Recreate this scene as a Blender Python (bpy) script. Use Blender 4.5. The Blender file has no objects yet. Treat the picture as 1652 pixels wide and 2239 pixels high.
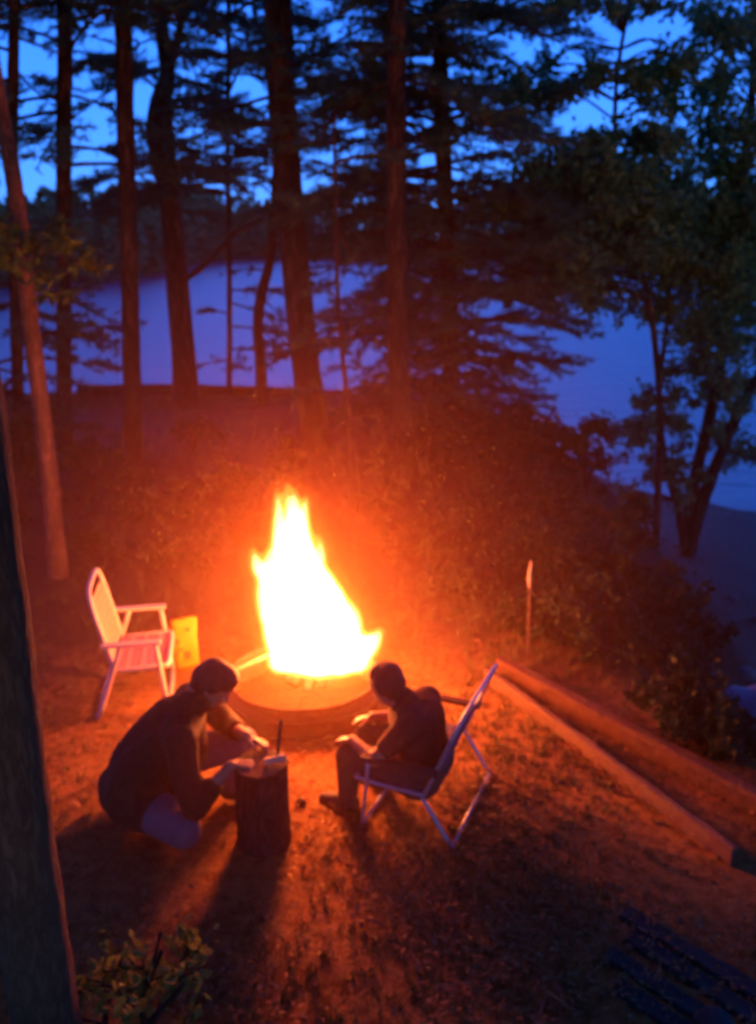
import bpy, math, random
import numpy as np
from mathutils import Vector, Matrix

# ------------------------------------------------------------------ setup
sc = bpy.context.scene
S = 1.2083                      # one layout unit in metres
HC = 2.4                        # camera height in layout units above the camp floor
PITCH = math.radians(17.0)
FPX = 1939.0                    # focal length in units of a 1652 px wide picture
CP, SP = math.cos(PITCH), math.sin(PITCH)

cam_d = bpy.data.cameras.new('camera')
cam = bpy.data.objects.new('camera', cam_d)
sc.collection.objects.link(cam)
sc.camera = cam
cam_d.sensor_fit = 'VERTICAL'
cam_d.sensor_height = 24.0
cam_d.lens = 12.0 / math.tan(math.radians(30.0))
cam_d.clip_start = 0.05
cam_d.clip_end = 3000
cam.location = (0, 0, HC * S)
cam.rotation_euler = (math.radians(90) - PITCH, 0, 0)
cam_d.dof.use_dof = True
cam_d.dof.focus_distance = 1.2
cam_d.dof.aperture_fstop = (cam_d.lens / 1000.0) / 0.0074

# dusk sky, the sun already under the horizon
world = bpy.data.worlds.new('World')
sc.world = world
world.use_nodes = True
wn = world.node_tree
wn.nodes.clear()
sky = wn.nodes.new('ShaderNodeTexSky')
sky.sky_type = 'NISHITA'
sky.sun_disc = False
sky.sun_elevation = math.radians(4.0)
sky.sun_rotation = math.radians(180)
sky.ozone_density = 6.0
sky.air_density = 1.3
sky.dust_density = 0.3
wb = wn.nodes.new('ShaderNodeMix')
wb.data_type = 'RGBA'
wb.blend_type = 'MULTIPLY'
wb.inputs[0].default_value = 1.0
wb.inputs[7].default_value = (1.65, 1.58, 3.1, 1)      # tungsten-side white balance of the phone
bg = wn.nodes.new('ShaderNodeBackground')
bg.inputs['Strength'].default_value = 0.15
wo = wn.nodes.new('ShaderNodeOutputWorld')
# hold the look-up a little above the horizon haze, so the dusk sky stays an even blue all round
wtc = wn.nodes.new('ShaderNodeTexCoord')
wup = wn.nodes.new('ShaderNodeVectorMath'); wup.operation = 'ADD'; wup.inputs[1].default_value = (0, 0, 0.13)
wnm = wn.nodes.new('ShaderNodeVectorMath'); wnm.operation = 'NORMALIZE'
wn.links.new(wtc.outputs['Generated'], wup.inputs[0]); wn.links.new(wup.outputs[0], wnm.inputs[0]); wn.links.new(wnm.outputs[0], sky.inputs[0])
wn.links.new(sky.outputs[0], wb.inputs[6])
wn.links.new(wb.outputs[2], bg.inputs[0])
wn.links.new(bg.outputs[0], wo.inputs[0])

sc.view_settings.view_transform = 'Standard'
sc.view_settings.look = 'None'
sc.view_settings.exposure = 1.0
sc.view_settings.gamma = 1.0
sc.view_settings.use_curve_mapping = False
sc.render.engine = 'CYCLES'
cy = sc.cycles
cy.use_denoising = True
cy.use_adaptive_sampling = True
cy.adaptive_threshold = 0.05
cy.adaptive_min_samples = 16
cy.max_bounces = 5
cy.diffuse_bounces = 2
cy.glossy_bounces = 2
cy.transmission_bounces = 2
cy.volume_bounces = 0
cy.transparent_max_bounces = 8
cy.sample_clamp_indirect = 4.0
cy.volume_step_rate = 4.0
cy.volume_max_steps = 96

FIRE = np.array([-0.40, 4.32, 0.0])
FIRE_POWER = 340.0
FIRE_COL = (1.0, 0.108, 0.008)
SMOKE = 0.115

# ------------------------------------------------------------------ helpers
rng = np.random.default_rng(7)
random.seed(7)

def ray(px, py):
    a = (px - 826.0) / FPX
    b = (1119.5 - py) / FPX
    return np.array([a, CP + b * SP, -SP + b * CP])

def onz(px, py, z=0.0):
    d = ray(px, py)
    t = (z - HC) / d[2]
    return np.array([0, 0, HC]) + d * t

def ony(px, py, Y):
    d = ray(px, py)
    return np.array([0, 0, HC]) + d * (Y / d[1])

class MB:
    """collects vertices and faces in layout units; build() links ONE mesh object in metres"""
    def __init__(s):
        s.v, s.f, s.n = [], [], 0
    def add(s, v, f):
        v = np.asarray(v, float).reshape(-1, 3)
        s.v.append(v)
        for q in f:
            s.f.append([i + s.n for i in q])
        s.n += len(v)
        return s
    def mesh(s, name, m=None, smooth=False):
        me = bpy.data.meshes.new(name)
        v = np.concatenate(s.v) * S if s.v else np.zeros((0, 3))
        me.from_pydata(v.tolist(), [], s.f)
        if m: me.materials.append(m)
        if smooth:
            me.polygons.foreach_set('use_smooth', np.ones(len(me.polygons), bool))
        me.update()
        return me
    def build(s, name, m, parent=None, smooth=False):
        return link(name, s.mesh(name, m, smooth), parent)

def link(name, me, parent=None):
    o = bpy.data.objects.new(name, me)
    sc.collection.objects.link(o)
    if parent: o.parent = parent
    return o

def tri_mesh(name, verts, tris, m, parent=None, smooth=False, quads=False):
    """fast numpy path for very many faces"""
    k = 4 if quads else 3
    me = bpy.data.meshes.new(name)
    n = len(tris)
    me.vertices.add(len(verts))
    me.vertices.foreach_set('co', (np.asarray(verts, np.float32) * S).ravel())
    me.loops.add(n * k)
    me.loops.foreach_set('vertex_index', np.asarray(tris, np.int32).ravel())
    me.polygons.add(n)
    me.polygons.foreach_set('loop_start', np.arange(0, n * k, k, dtype=np.int32))
    try:
        me.polygons.foreach_set('loop_total', np.full(n, k, np.int32))
    except Exception:
        pass
    me.materials.append(m)
    if smooth: me.polygons.foreach_set('use_smooth', np.ones(n, bool))
    me.update(calc_edges=True)
    me.validate()
    return link(name, me, parent)

def empty(name, loc=(0, 0, 0), rz=0.0):
    o = bpy.data.objects.new(name, None)
    sc.collection.objects.link(o)
    o.location = [c * S for c in loc]
    o.rotation_euler = (0, 0, rz)
    o.empty_display_size = 0.1
    return o

def tag(o, label=None, cat=None, group=None, kind=None):
    if label: o['label'] = label
    if cat: o['category'] = cat
    if group: o['group'] = group
    if kind: o['kind'] = kind
    return o

def norm(v):
    v = np.asarray(v, float)
    return v / (np.linalg.norm(v, axis=-1, keepdims=True) + 1e-12)

def frames(pts):
    pts = np.asarray(pts, float)
    t = np.gradient(pts, axis=0)
    t = norm(t)
    up = np.array([0, 0, 1.0]) if abs(t[0][2]) < 0.9 else np.array([1.0, 0, 0])
    n = norm(np.cross(t[0], up))
    N, B = [], []
    for i in range(len(pts)):
        n = n - t[i] * np.dot(n, t[i])
        n = norm(n)
        N.append(n); B.append(np.cross(t[i], n))
    return t, np.array(N), np.array(B)

def tube(pts, rad, seg=8, cap=True, rough=0.0, flat=1.0):
    pts = np.asarray(pts, float)
    rad = np.broadcast_to(np.asarray(rad, float), (len(pts),))
    t, N, B = frames(pts)
    a = np.linspace(0, 2 * np.pi, seg, endpoint=False)
    ring = N[:, None, :] * np.cos(a)[None, :, None] + B[:, None, :] * (np.sin(a) * flat)[None, :, None]
    r = rad[:, None]
    if rough:
        r = r * (1 + rough * rng.normal(size=(len(pts), seg)))
    v = pts[:, None, :] + ring * r[..., None] if np.ndim(r) == 2 else pts[:, None, :] + ring * r
    v = v.reshape(-1, 3)
    f = []
    n = len(pts)
    for i in range(n - 1):
        for j in range(seg):
            k = (j + 1) % seg
            f.append([i * seg + j, i * seg + k, (i + 1) * seg + k, (i + 1) * seg + j])
    if cap:
        f.append(list(range(seg))[::-1])
        f.append([(n - 1) * seg + j for j in range(seg)])
    return v, f

def spline(pts, n):
    """Catmull-Rom through pts, n samples"""
    p = np.asarray(pts, float)
    if len(p) == 2:
        u = np.linspace(0, 1, n)[:, None]
        return p[0] * (1 - u) + p[1] * u
    q = np.vstack([2 * p[0] - p[1], p, 2 * p[-1] - p[-2]])
    out = []
    for s in np.linspace(0, len(p) - 1 - 1e-9, n):
        i = int(s); u = s - i
        a, b, c, d = q[i], q[i + 1], q[i + 2], q[i + 3]
        out.append(0.5 * (2 * b + (c - a) * u + (2 * a - 5 * b + 4 * c - d) * u * u + (3 * b - a - 3 * c + d) * u ** 3))
    return np.array(out)

def box(cx, cy_, cz, sx, sy, sz, rz=0.0, bev=0.0):
    """bevelled box (chamfered edges on all sides), centre and full sizes"""
    hx, hy, hz = sx / 2, sy / 2, sz / 2
    b = min(bev, hx * 0.49, hy * 0.49, hz * 0.49)
    if b <= 0:
        v = [(x, y, z) for z in (-hz, hz) for y in (-hy, hy) for x in (-hx, hx)]
        f = [[0, 2, 3, 1], [4, 5, 7, 6], [0, 1, 5, 4], [2, 6, 7, 3], [0, 4, 6, 2], [1, 3, 7, 5]]
    else:
        import bmesh
        bm = bmesh.new()
        bmesh.ops.create_cube(bm, size=1.0)
        bmesh.ops.scale(bm, vec=(sx, sy, sz), verts=bm.verts)
        bmesh.ops.bevel(bm, geom=list(bm.edges), offset=b, segments=2, affect='EDGES', profile=0.5)
        bm.verts.index_update()
        v = [tuple(q.co) for q in bm.verts]
        f = [[q.index for q in fc.verts] for fc in bm.faces]
        bm.free()
    v = np.array(v, float)
    c, s = math.cos(rz), math.sin(rz)
    x = v[:, 0] * c - v[:, 1] * s + cx
    y = v[:, 0] * s + v[:, 1] * c + cy_
    return np.stack([x, y, v[:, 2] + cz], 1), f

def sphere(c, r, nu=14, nv=9):
    r = np.broadcast_to(np.asarray(r, float), (3,))
    v = [(0, 0, -1)]
    for j in range(1, nv):
        ph = -math.pi / 2 + math.pi * j / nv
        for i in range(nu):
            th = 2 * math.pi * i / nu
            v.append((math.cos(ph) * math.cos(th), math.cos(ph) * math.sin(th), math.sin(ph)))
    v.append((0, 0, 1))
    f = []
    for i in range(nu):
        f.append([0, 1 + (i + 1) % nu, 1 + i])
    for j in range(nv - 2):
        for i in range(nu):
            a = 1 + j * nu + i; b = 1 + j * nu + (i + 1) % nu
            f.append([a, b, b + nu, a + nu])
    l = len(v) - 1
    for i in range(nu):
        a = 1 + (nv - 2) * nu + i; b = 1 + (nv - 2) * nu + (i + 1) % nu
        f.append([a, b, l])
    return np.array(v) * r + np.asarray(c, float), f

def blob(name, chains, m, parent=None, voxel=0.008, smooth=6, extra=None):
    """one continuous skin round chains of (point, radius): union by voxel remesh, then smoothed"""
    b = MB()
    for ch in chains:
        for i, (p, r) in enumerate(ch):
            b.add(*sphere(p, r))
            if i:
                p0, r0 = ch[i - 1]
                r0s = float(np.mean(r0)); rs = float(np.mean(r))
                p0 = np.asarray(p0, float); p = np.asarray(p, float)
                u = np.linspace(0, 1, 6)[:, None]
                b.add(*tube(p0 * (1 - u) + p * u, (r0s * (1 - u) + rs * u)[:, 0], seg=14))
    for e in extra or []:
        b.add(*e)
    me = b.mesh(name, m)
    o = link(name, me)
    md = o.modifiers.new('r', 'REMESH')
    md.mode = 'VOXEL'; md.voxel_size = voxel * S; md.use_smooth_shade = True
    if smooth:
        ms = o.modifiers.new('s', 'SMOOTH'); ms.factor = 0.5; ms.iterations = smooth
    dg = bpy.context.evaluated_depsgraph_get()
    dg.update()
    me2 = bpy.data.meshes.new_from_object(o.evaluated_get(dg))
    me2.name = name
    o.modifiers.clear()
    o.data = me2
    bpy.data.meshes.remove(me)
    me2.materials.clear(); me2.materials.append(m)
    me2.polygons.foreach_set('use_smooth', np.ones(len(me2.polygons), bool))
    if parent: o.parent = parent
    return o

# ------------------------------------------------------------------ materials
def mat(name):
    m = bpy.data.materials.new(name)
    m.use_nodes = True
    nt = m.node_tree
    return m, nt, nt.nodes['Principled BSDF']

def noisy(name, cols, scale=6.0, rough=0.8, bump=0.3, bscale=None, stretch=(1, 1, 1), detail=6, spec=0.25, metallic=0.0, bdist=0.02):
    """procedural surface: noise-driven colour ramp and bump"""
    m, nt, p = mat(name)
    tc = nt.nodes.new('ShaderNodeTexCoord')
    mp = nt.nodes.new('ShaderNodeMapping'); mp.inputs['Scale'].default_value = stretch
    nt.links.new(tc.outputs['Object'], mp.inputs[0])
    nz = nt.nodes.new('ShaderNodeTexNoise'); nz.inputs['Scale'].default_value = scale; nz.inputs['Detail'].default_value = detail
    nz.inputs['Roughness'].default_value = 0.65
    nt.links.new(mp.outputs[0], nz.inputs['Vector'])
    rp = nt.nodes.new('ShaderNodeValToRGB')
    el = rp.color_ramp.elements
    while len(el) < len(cols): el.new(0.5)
    for i, c in enumerate(cols):
        el[i].position = 0.28 + 0.44 * i / max(1, len(cols) - 1)
        el[i].color = (*c, 1)
    nt.links.new(nz.outputs[0], rp.inputs[0])
    nt.links.new(rp.outputs[0], p.inputs['Base Color'])
    p.inputs['Roughness'].default_value = rough
    p.inputs['Specular IOR Level'].default_value = spec
    p.inputs['Metallic'].default_value = metallic
    if bump:
        n2 = nt.nodes.new('ShaderNodeTexNoise'); n2.inputs['Scale'].default_value = bscale or scale * 3; n2.inputs['Detail'].default_value = 5
        nt.links.new(mp.outputs[0], n2.inputs['Vector'])
        bp = nt.nodes.new('ShaderNodeBump'); bp.inputs['Strength'].default_value = bump; bp.inputs['Distance'].default_value = bdist
        nt.links.new(n2.outputs[0], bp.inputs['Height'])
        nt.links.new(bp.outputs[0], p.inputs['Normal'])
    return m

def leafy(name, cols, trans=0.35, rough=0.6):
    """every leaf its own colour, some light passing through"""
    m, nt, p = mat(name)
    g = nt.nodes.new('ShaderNodeNewGeometry')
    rp = nt.nodes.new('ShaderNodeValToRGB')
    el = rp.color_ramp.elements
    while len(el) < len(cols): el.new(0.5)
    for i, c in enumerate(cols):
        el[i].position = i / max(1, len(cols) - 1)
        el[i].color = (*c, 1)
    nt.links.new(g.outputs['Random Per Island'], rp.inputs[0])
    nt.links.new(rp.outputs[0], p.inputs['Base Color'])
    p.inputs['Roughness'].default_value = rough
    p.inputs['Specular IOR Level'].default_value = 0.2
    if trans:
        tr = nt.nodes.new('ShaderNodeBsdfTranslucent')
        nt.links.new(rp.outputs[0], tr.inputs[0])
        mx = nt.nodes.new('ShaderNodeMixShader'); mx.inputs[0].default_value = trans
        nt.links.new(p.outputs[0], mx.inputs[1]); nt.links.new(tr.outputs[0], mx.inputs[2])
        nt.links.new(mx.outputs[0], nt.nodes['Material Output'].inputs[0])
    return m

def bark(name, dark, light, vs=9.0, bump=0.8):
    m, nt, p = mat(name)
    tc = nt.nodes.new('ShaderNodeTexCoord')
    mp = nt.nodes.new('ShaderNodeMapping'); mp.inputs['Scale'].default_value = (1, 1, 0.22)
    nt.links.new(tc.outputs['Object'], mp.inputs[0])
    vo = nt.nodes.new('ShaderNodeTexVoronoi'); vo.feature = 'DISTANCE_TO_EDGE'; vo.inputs['Scale'].default_value = vs
    nz = nt.nodes.new('ShaderNodeTexNoise'); nz.inputs['Scale'].default_value = vs * 1.6; nz.inputs['Detail'].default_value = 7
    ad = nt.nodes.new('ShaderNodeMix'); ad.data_type = 'RGBA'; ad.blend_type = 'LINEAR_LIGHT'; ad.inputs[0].default_value = 0.12
    nt.links.new(mp.outputs[0], ad.inputs[6]); nt.links.new(nz.outputs['Color'], ad.inputs[7])
    nt.links.new(mp.outputs[0], nz.inputs['Vector'])
    nt.links.new(ad.outputs[2], vo.inputs['Vector'])
    rp = nt.nodes.new('ShaderNodeValToRGB')
    e = rp.color_ramp.elements
    e[0].position = 0.0; e[0].color = (*dark, 1)
    e[1].position = 0.35; e[1].color = (*light, 1)
    nt.links.new(vo.outputs['Distance'], rp.inputs[0])
    mx = nt.nodes.new('ShaderNodeMix'); mx.data_type = 'RGBA'; mx.blend_type = 'MULTIPLY'; mx.inputs[0].default_value = 0.7
    n3 = nt.nodes.new('ShaderNodeTexNoise'); n3.inputs['Scale'].default_value = 3.0; n3.inputs['Detail'].default_value = 6
    nt.links.new(tc.outputs['Object'], n3.inputs['Vector'])
    r3 = nt.nodes.new('ShaderNodeValToRGB'); r3.color_ramp.elements[0].position = 0.3; r3.color_ramp.elements[0].color = (0.45, 0.45, 0.45, 1)
    r3.color_ramp.elements[1].position = 0.7; r3.color_ramp.elements[1].color = (1.25, 1.2, 1.15, 1)
    nt.links.new(n3.outputs[0], r3.inputs[0])
    nt.links.new(rp.outputs[0], mx.inputs[6]); nt.links.new(r3.outputs[0], mx.inputs[7])
    nt.links.new(mx.outputs[2], p.inputs['Base Color'])
    p.inputs['Roughness'].default_value = 0.9
    p.inputs['Specular IOR Level'].default_value = 0.15
    bp = nt.nodes.new('ShaderNodeBump'); bp.inputs['Strength'].default_value = bump; bp.inputs['Distance'].default_value = 0.03
    nt.links.new(vo.outputs['Distance'], bp.inputs['Height'])
    nt.links.new(bp.outputs[0], p.inputs['Normal'])
    return m

M = {}
M['ground'] = noisy('forest_floor', [(0.05, 0.032, 0.02), (0.12, 0.075, 0.045), (0.20, 0.13, 0.08), (0.10, 0.06, 0.035)], scale=7, rough=0.95, bump=0.8, bscale=22, spec=0.1, bdist=0.03)
M['bark'] = bark('pine_bark', (0.02, 0.012, 0.007), (0.10, 0.062, 0.035))
M['bark_pale'] = bark('pale_bark', (0.07, 0.04, 0.025), (0.22, 0.13, 0.08), vs=14, bump=0.5)
M['bark_grey'] = bark('grey_bark', (0.085, 0.055, 0.03), (0.15, 0.10, 0.055), vs=16, bump=0.5)
M['needles'] = leafy('pine_needles', [(0.02, 0.05, 0.03), (0.05, 0.12, 0.06), (0.035, 0.085, 0.045)], trans=0.2)
M['oak'] = leafy('broad_leaves', [(0.05, 0.13, 0.04), (0.11, 0.25, 0.08), (0.08, 0.19, 0.06)], trans=0.4)
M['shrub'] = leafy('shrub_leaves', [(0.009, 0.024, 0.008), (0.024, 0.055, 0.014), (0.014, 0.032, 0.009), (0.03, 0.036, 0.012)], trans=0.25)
M['sprig'] = leafy('young_leaves', [(0.035, 0.085, 0.015), (0.06, 0.13, 0.025), (0.05, 0.10, 0.02)], trans=0.4)
M['bush'] = leafy('foreground_leaves', [(0.09, 0.15, 0.02), (0.2, 0.25, 0.045), (0.13, 0.17, 0.03)], trans=0.4)
M['litter'] = leafy('fallen_leaves', [(0.13, 0.07, 0.022), (0.22, 0.125, 0.045), (0.17, 0.09, 0.03), (0.30, 0.18, 0.07), (0.15, 0.08, 0.03), (0.20, 0.11, 0.04)], trans=0.1, rough=0.7)
M['grass'] = leafy('grass_blades', [(0.06, 0.08, 0.02), (0.13, 0.13, 0.04), (0.10, 0.085, 0.04)], trans=0.25)
M['far'] = leafy('far_leaves', [(0.05, 0.08, 0.025), (0.11, 0.14, 0.045), (0.075, 0.10, 0.03)], trans=0.1)
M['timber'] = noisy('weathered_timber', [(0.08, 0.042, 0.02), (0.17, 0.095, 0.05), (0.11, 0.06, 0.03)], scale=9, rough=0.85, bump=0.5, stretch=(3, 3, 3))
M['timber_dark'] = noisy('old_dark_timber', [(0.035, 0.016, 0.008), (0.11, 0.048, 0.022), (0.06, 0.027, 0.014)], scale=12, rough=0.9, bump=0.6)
M['plank'] = noisy('grey_plank', [(0.010, 0.010, 0.010), (0.034, 0.034, 0.036), (0.02, 0.02, 0.021)], scale=6, rough=0.8, bump=0.4)
M['white_paint'] = noisy('white_enamel_tube', [(0.44, 0.37, 0.33), (0.52, 0.44, 0.40)], scale=9, rough=0.45, bump=0.05, spec=0.4)
M['pink_web'] = noisy('pink_webbing', [(0.34, 0.09, 0.17), (0.40, 0.12, 0.21)], scale=40, rough=0.8, bump=0.3, bscale=160, bdist=0.002)
M['web_pale'] = noisy('pale_webbing', [(0.38, 0.16, 0.22), (0.44, 0.2, 0.26)], scale=40, rough=0.8, bump=0.3, bscale=160, bdist=0.002)
M['web_back'] = noisy('salmon_webbing', [(0.44, 0.22, 0.17), (0.5, 0.27, 0.2)], scale=40, rough=0.8, bump=0.3, bscale=160, bdist=0.002)
M['arm_brown'] = noisy('brown_armrest', [(0.05, 0.025, 0.015), (0.08, 0.04, 0.02)], scale=10, rough=0.7, bump=0.1)
M['alu'] = noisy('aluminium_tube', [(0.36, 0.36, 0.38), (0.5, 0.5, 0.52)], scale=12, rough=0.38, bump=0.05, metallic=0.6, spec=0.5)
M['blue_web'] = noisy('blue_webbing', [(0.05, 0.045, 0.09), (0.08, 0.07, 0.12)], scale=40, rough=0.8, bump=0.3, bscale=160, bdist=0.002)
M['blue_pale'] = noisy('pale_blue_webbing', [(0.10, 0.09, 0.15), (0.14, 0.12, 0.18)], scale=40, rough=0.8, bump=0.3, bscale=160, bdist=0.002)
M['steel'] = noisy('rusty_steel', [(0.05, 0.025, 0.014), (0.09, 0.045, 0.025), (0.035, 0.02, 0.013)], scale=8, rough=0.75, bump=0.3, metallic=0.15)
M['char'] = noisy('charred_wood', [(0.012, 0.01, 0.009), (0.05, 0.04, 0.03)], scale=10, rough=0.9, bump=0.8)
M['stump'] = bark('stump_bark', (0.02, 0.012, 0.008), (0.10, 0.06, 0.04), vs=12, bump=0.8)
M['cutwood'] = noisy('cut_wood', [(0.42, 0.30, 0.17), (0.55, 0.42, 0.26)], scale=12, rough=0.8, bump=0.3, stretch=(1, 1, 1))
M['skin'] = noisy('skin', [(0.27, 0.14, 0.07), (0.34, 0.18, 0.09)], scale=14, rough=0.55, bump=0.05)
M['jacket'] = noisy('dark_jacket', [(0.020, 0.013, 0.005), (0.042, 0.029, 0.010)], scale=14, rough=0.9, bump=0.9, bscale=13, bdist=0.03)
M['shirt'] = noisy('dark_red_shirt', [(0.06, 0.022, 0.012), (0.09, 0.033, 0.018)], scale=12, rough=0.9, bump=0.9, bscale=14, bdist=0.03)
M['trousers'] = noisy('faded_trousers', [(0.05, 0.034, 0.022), (0.085, 0.06, 0.04)], scale=12, rough=0.9, bump=0.3, bscale=50, bdist=0.01)
M['jeans'] = noisy('pale_jeans', [(0.10, 0.085, 0.095), (0.15, 0.13, 0.14)], scale=12, rough=0.9, bump=0.3, bscale=50, bdist=0.01)
M['shoe'] = noisy('dark_shoe', [(0.02, 0.018, 0.016), (0.045, 0.04, 0.035)], scale=10, rough=0.7, bump=0.2)
M['hair'] = noisy('brown_hair', [(0.02, 0.012, 0.008), (0.05, 0.03, 0.018)], scale=30, rough=0.6, bump=0.6, bscale=90, bdist=0.01, stretch=(1, 1, 0.3))
M['eye'] = noisy('eye', [(0.5, 0.5, 0.48), (0.6, 0.6, 0.58)], scale=10, rough=0.2, bump=0)
M['yellow'] = noisy('yellow_paper', [(0.38, 0.21, 0.008), (0.55, 0.31, 0.012)], scale=5, rough=0.6, bump=0.3, bscale=12)
M['print'] = noisy('dark_print', [(0.10, 0.08, 0.02), (0.16, 0.12, 0.03)], scale=14, rough=0.7, bump=0)
M['stone'] = noisy('lake_stone', [(0.05, 0.05, 0.05), (0.13, 0.13, 0.13), (0.09, 0.09, 0.09)], scale=6, rough=0.85, bump=0.5)
M['stake_dark'] = noisy('old_stake_wood', [(0.12, 0.07, 0.035), (0.2, 0.12, 0.065)], scale=12, rough=0.85, bump=0.3)
M['tarp'] = noisy('pale_blue_tarp', [(0.10, 0.14, 0.22), (0.16, 0.2, 0.3)], scale=6, rough=0.5, bump=0.2)
M['stake'] = noisy('stake_wood', [(0.35, 0.22, 0.12), (0.48, 0.32, 0.19)], scale=12, rough=0.8, bump=0.3)

# ground sheet: needles and soil on the flat, sand by the water
def ground_mat():
    m, nt, p = mat('camp_ground')
    N = nt.nodes.new; L = nt.links.new
    tc = N('ShaderNodeTexCoord')
    def nz(scale, detail=6, rough=0.65):
        q = N('ShaderNodeTexNoise'); q.inputs['Scale'].default_value = scale; q.inputs['Detail'].default_value = detail
        q.inputs['Roughness'].default_value = rough
        L(tc.outputs['Object'], q.inputs['Vector']); return q
    def ramp(src, stops):
        r = N('ShaderNodeValToRGB'); e = r.color_ramp.elements
        while len(e) < len(stops): e.new(0.5)
        for i, (ps, c) in enumerate(stops): e[i].position = ps; e[i].color = (*c, 1)
        L(src, r.inputs[0]); return r
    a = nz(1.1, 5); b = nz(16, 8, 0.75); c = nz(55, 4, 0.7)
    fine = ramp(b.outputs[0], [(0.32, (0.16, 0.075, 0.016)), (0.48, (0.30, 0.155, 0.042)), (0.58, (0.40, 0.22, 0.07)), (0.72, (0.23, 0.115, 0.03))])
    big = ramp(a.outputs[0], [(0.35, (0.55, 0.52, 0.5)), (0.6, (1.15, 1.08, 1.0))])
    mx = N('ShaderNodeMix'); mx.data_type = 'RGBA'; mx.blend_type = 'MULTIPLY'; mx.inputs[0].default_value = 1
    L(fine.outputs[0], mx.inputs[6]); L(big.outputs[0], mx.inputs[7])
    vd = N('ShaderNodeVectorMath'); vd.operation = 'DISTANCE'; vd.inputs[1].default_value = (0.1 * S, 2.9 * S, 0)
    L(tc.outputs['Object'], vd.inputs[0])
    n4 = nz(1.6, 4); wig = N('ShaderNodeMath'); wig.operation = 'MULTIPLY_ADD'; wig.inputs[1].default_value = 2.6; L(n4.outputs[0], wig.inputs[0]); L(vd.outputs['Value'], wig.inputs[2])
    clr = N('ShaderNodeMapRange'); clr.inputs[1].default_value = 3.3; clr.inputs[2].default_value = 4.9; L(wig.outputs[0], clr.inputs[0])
    outer_floor = ramp(b.outputs[0], [(0.35, (0.025, 0.016, 0.008)), (0.55, (0.075, 0.045, 0.022)), (0.7, (0.045, 0.032, 0.014))])  # darker floor colour, mixed in away from the camp centre with a noisy border
    mh = N('ShaderNodeMix'); mh.data_type = 'RGBA'; L(clr.outputs[0], mh.inputs[0]); L(mx.outputs[2], mh.inputs[6]); L(outer_floor.outputs[0], mh.inputs[7])
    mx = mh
    sp = N('ShaderNodeSeparateXYZ'); L(tc.outputs['Object'], sp.inputs[0])
    sand = ramp(b.outputs[0], [(0.35, (0.09, 0.08, 0.07)), (0.65, (0.18, 0.16, 0.145))])
    mr = N('ShaderNodeMapRange'); mr.inputs[1].default_value = -1.5 * S; mr.inputs[2].default_value = -2.05 * S
    L(sp.outputs[2], mr.inputs[0])
    m2 = N('ShaderNodeMix'); m2.data_type = 'RGBA'
    L(mr.outputs[0], m2.inputs[0]); L(mx.outputs[2], m2.inputs[6]); L(sand.outputs[0], m2.inputs[7])
    L(m2.outputs[2], p.inputs['Base Color'])
    p.inputs['Roughness'].default_value = 0.95; p.inputs['Specular IOR Level'].default_value = 0.1
    ad = N('ShaderNodeMath'); ad.operation = 'ADD'; L(b.outputs[0], ad.inputs[0]); L(c.outputs[0], ad.inputs[1])
    bp = N('ShaderNodeBump'); bp.inputs['Strength'].default_value = 0.9; bp.inputs['Distance'].default_value = 0.035
    L(ad.outputs[0], bp.inputs['Height']); L(bp.outputs[0], p.inputs['Normal'])
    return m
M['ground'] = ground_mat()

def water_mat():
    m, nt, p = mat('lake_water')
    N = nt.nodes.new; L = nt.links.new
    p.inputs['Base Color'].default_value = (0.025, 0.05, 0.11, 1)
    p.inputs['Roughness'].default_value = 0.3
    p.inputs['IOR'].default_value = 1.33
    p.inputs['Specular IOR Level'].default_value = 1.0
    p.inputs['Metallic'].default_value = 0.0
    tc = N('ShaderNodeTexCoord')
    mp = N('ShaderNodeMapping'); mp.inputs['Scale'].default_value = (0.5, 1.2, 1)
    L(tc.outputs['Object'], mp.inputs[0])
    n = N('ShaderNodeTexNoise'); n.inputs['Scale'].default_value = 1.6; n.inputs['Detail'].default_value = 5
    L(mp.outputs[0], n.inputs['Vector'])
    b = N('ShaderNodeBump'); b.inputs['Strength'].default_value = 0.5; b.inputs['Distance'].default_value = 0.2
    L(n.outputs[0], b.inputs['Height']); L(b.outputs[0], p.inputs['Normal'])
    return m
M['water'] = water_mat()

# ------------------------------------------------------------------ terrain
LAND = np.array([(-40, 16.5), (-16, 15.6), (-6, 14.9), (-2, 14.6), (0.4, 14.0), (1.6, 12.4), (2.0, 10.0), (1.75, 8.0),
                 (1.5, 6.4), (1.05, 4.95), (1.85, 3.62), (2.6, 2.5), (3.6, 0.5), (5.0, -4.0), (-40, -4.0)], float)

def land_dist(x, y):
    """signed distance, positive outside the camp terrace"""
    P = np.stack([x, y], -1)
    d = np.full(x.shape, 1e9); inside = np.zeros(x.shape, bool)
    n = len(LAND)
    for i in range(n):
        a, b = LAND[i], LAND[(i + 1) % n]
        ab = b - a
        t = np.clip(((P - a) @ ab) / (ab @ ab), 0, 1)
        d = np.minimum(d, np.linalg.norm(P - a - t[..., None] * ab, axis=-1))
        c = (a[1] > y) != (b[1] > y)
        with np.errstate(divide='ignore', invalid='ignore'):
            xi = (b[0] - a[0]) * (y - a[1]) / (b[1] - a[1] + 1e-12) + a[0]
        inside ^= c & (x < xi)
    return np.where(inside, -d, d)

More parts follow.
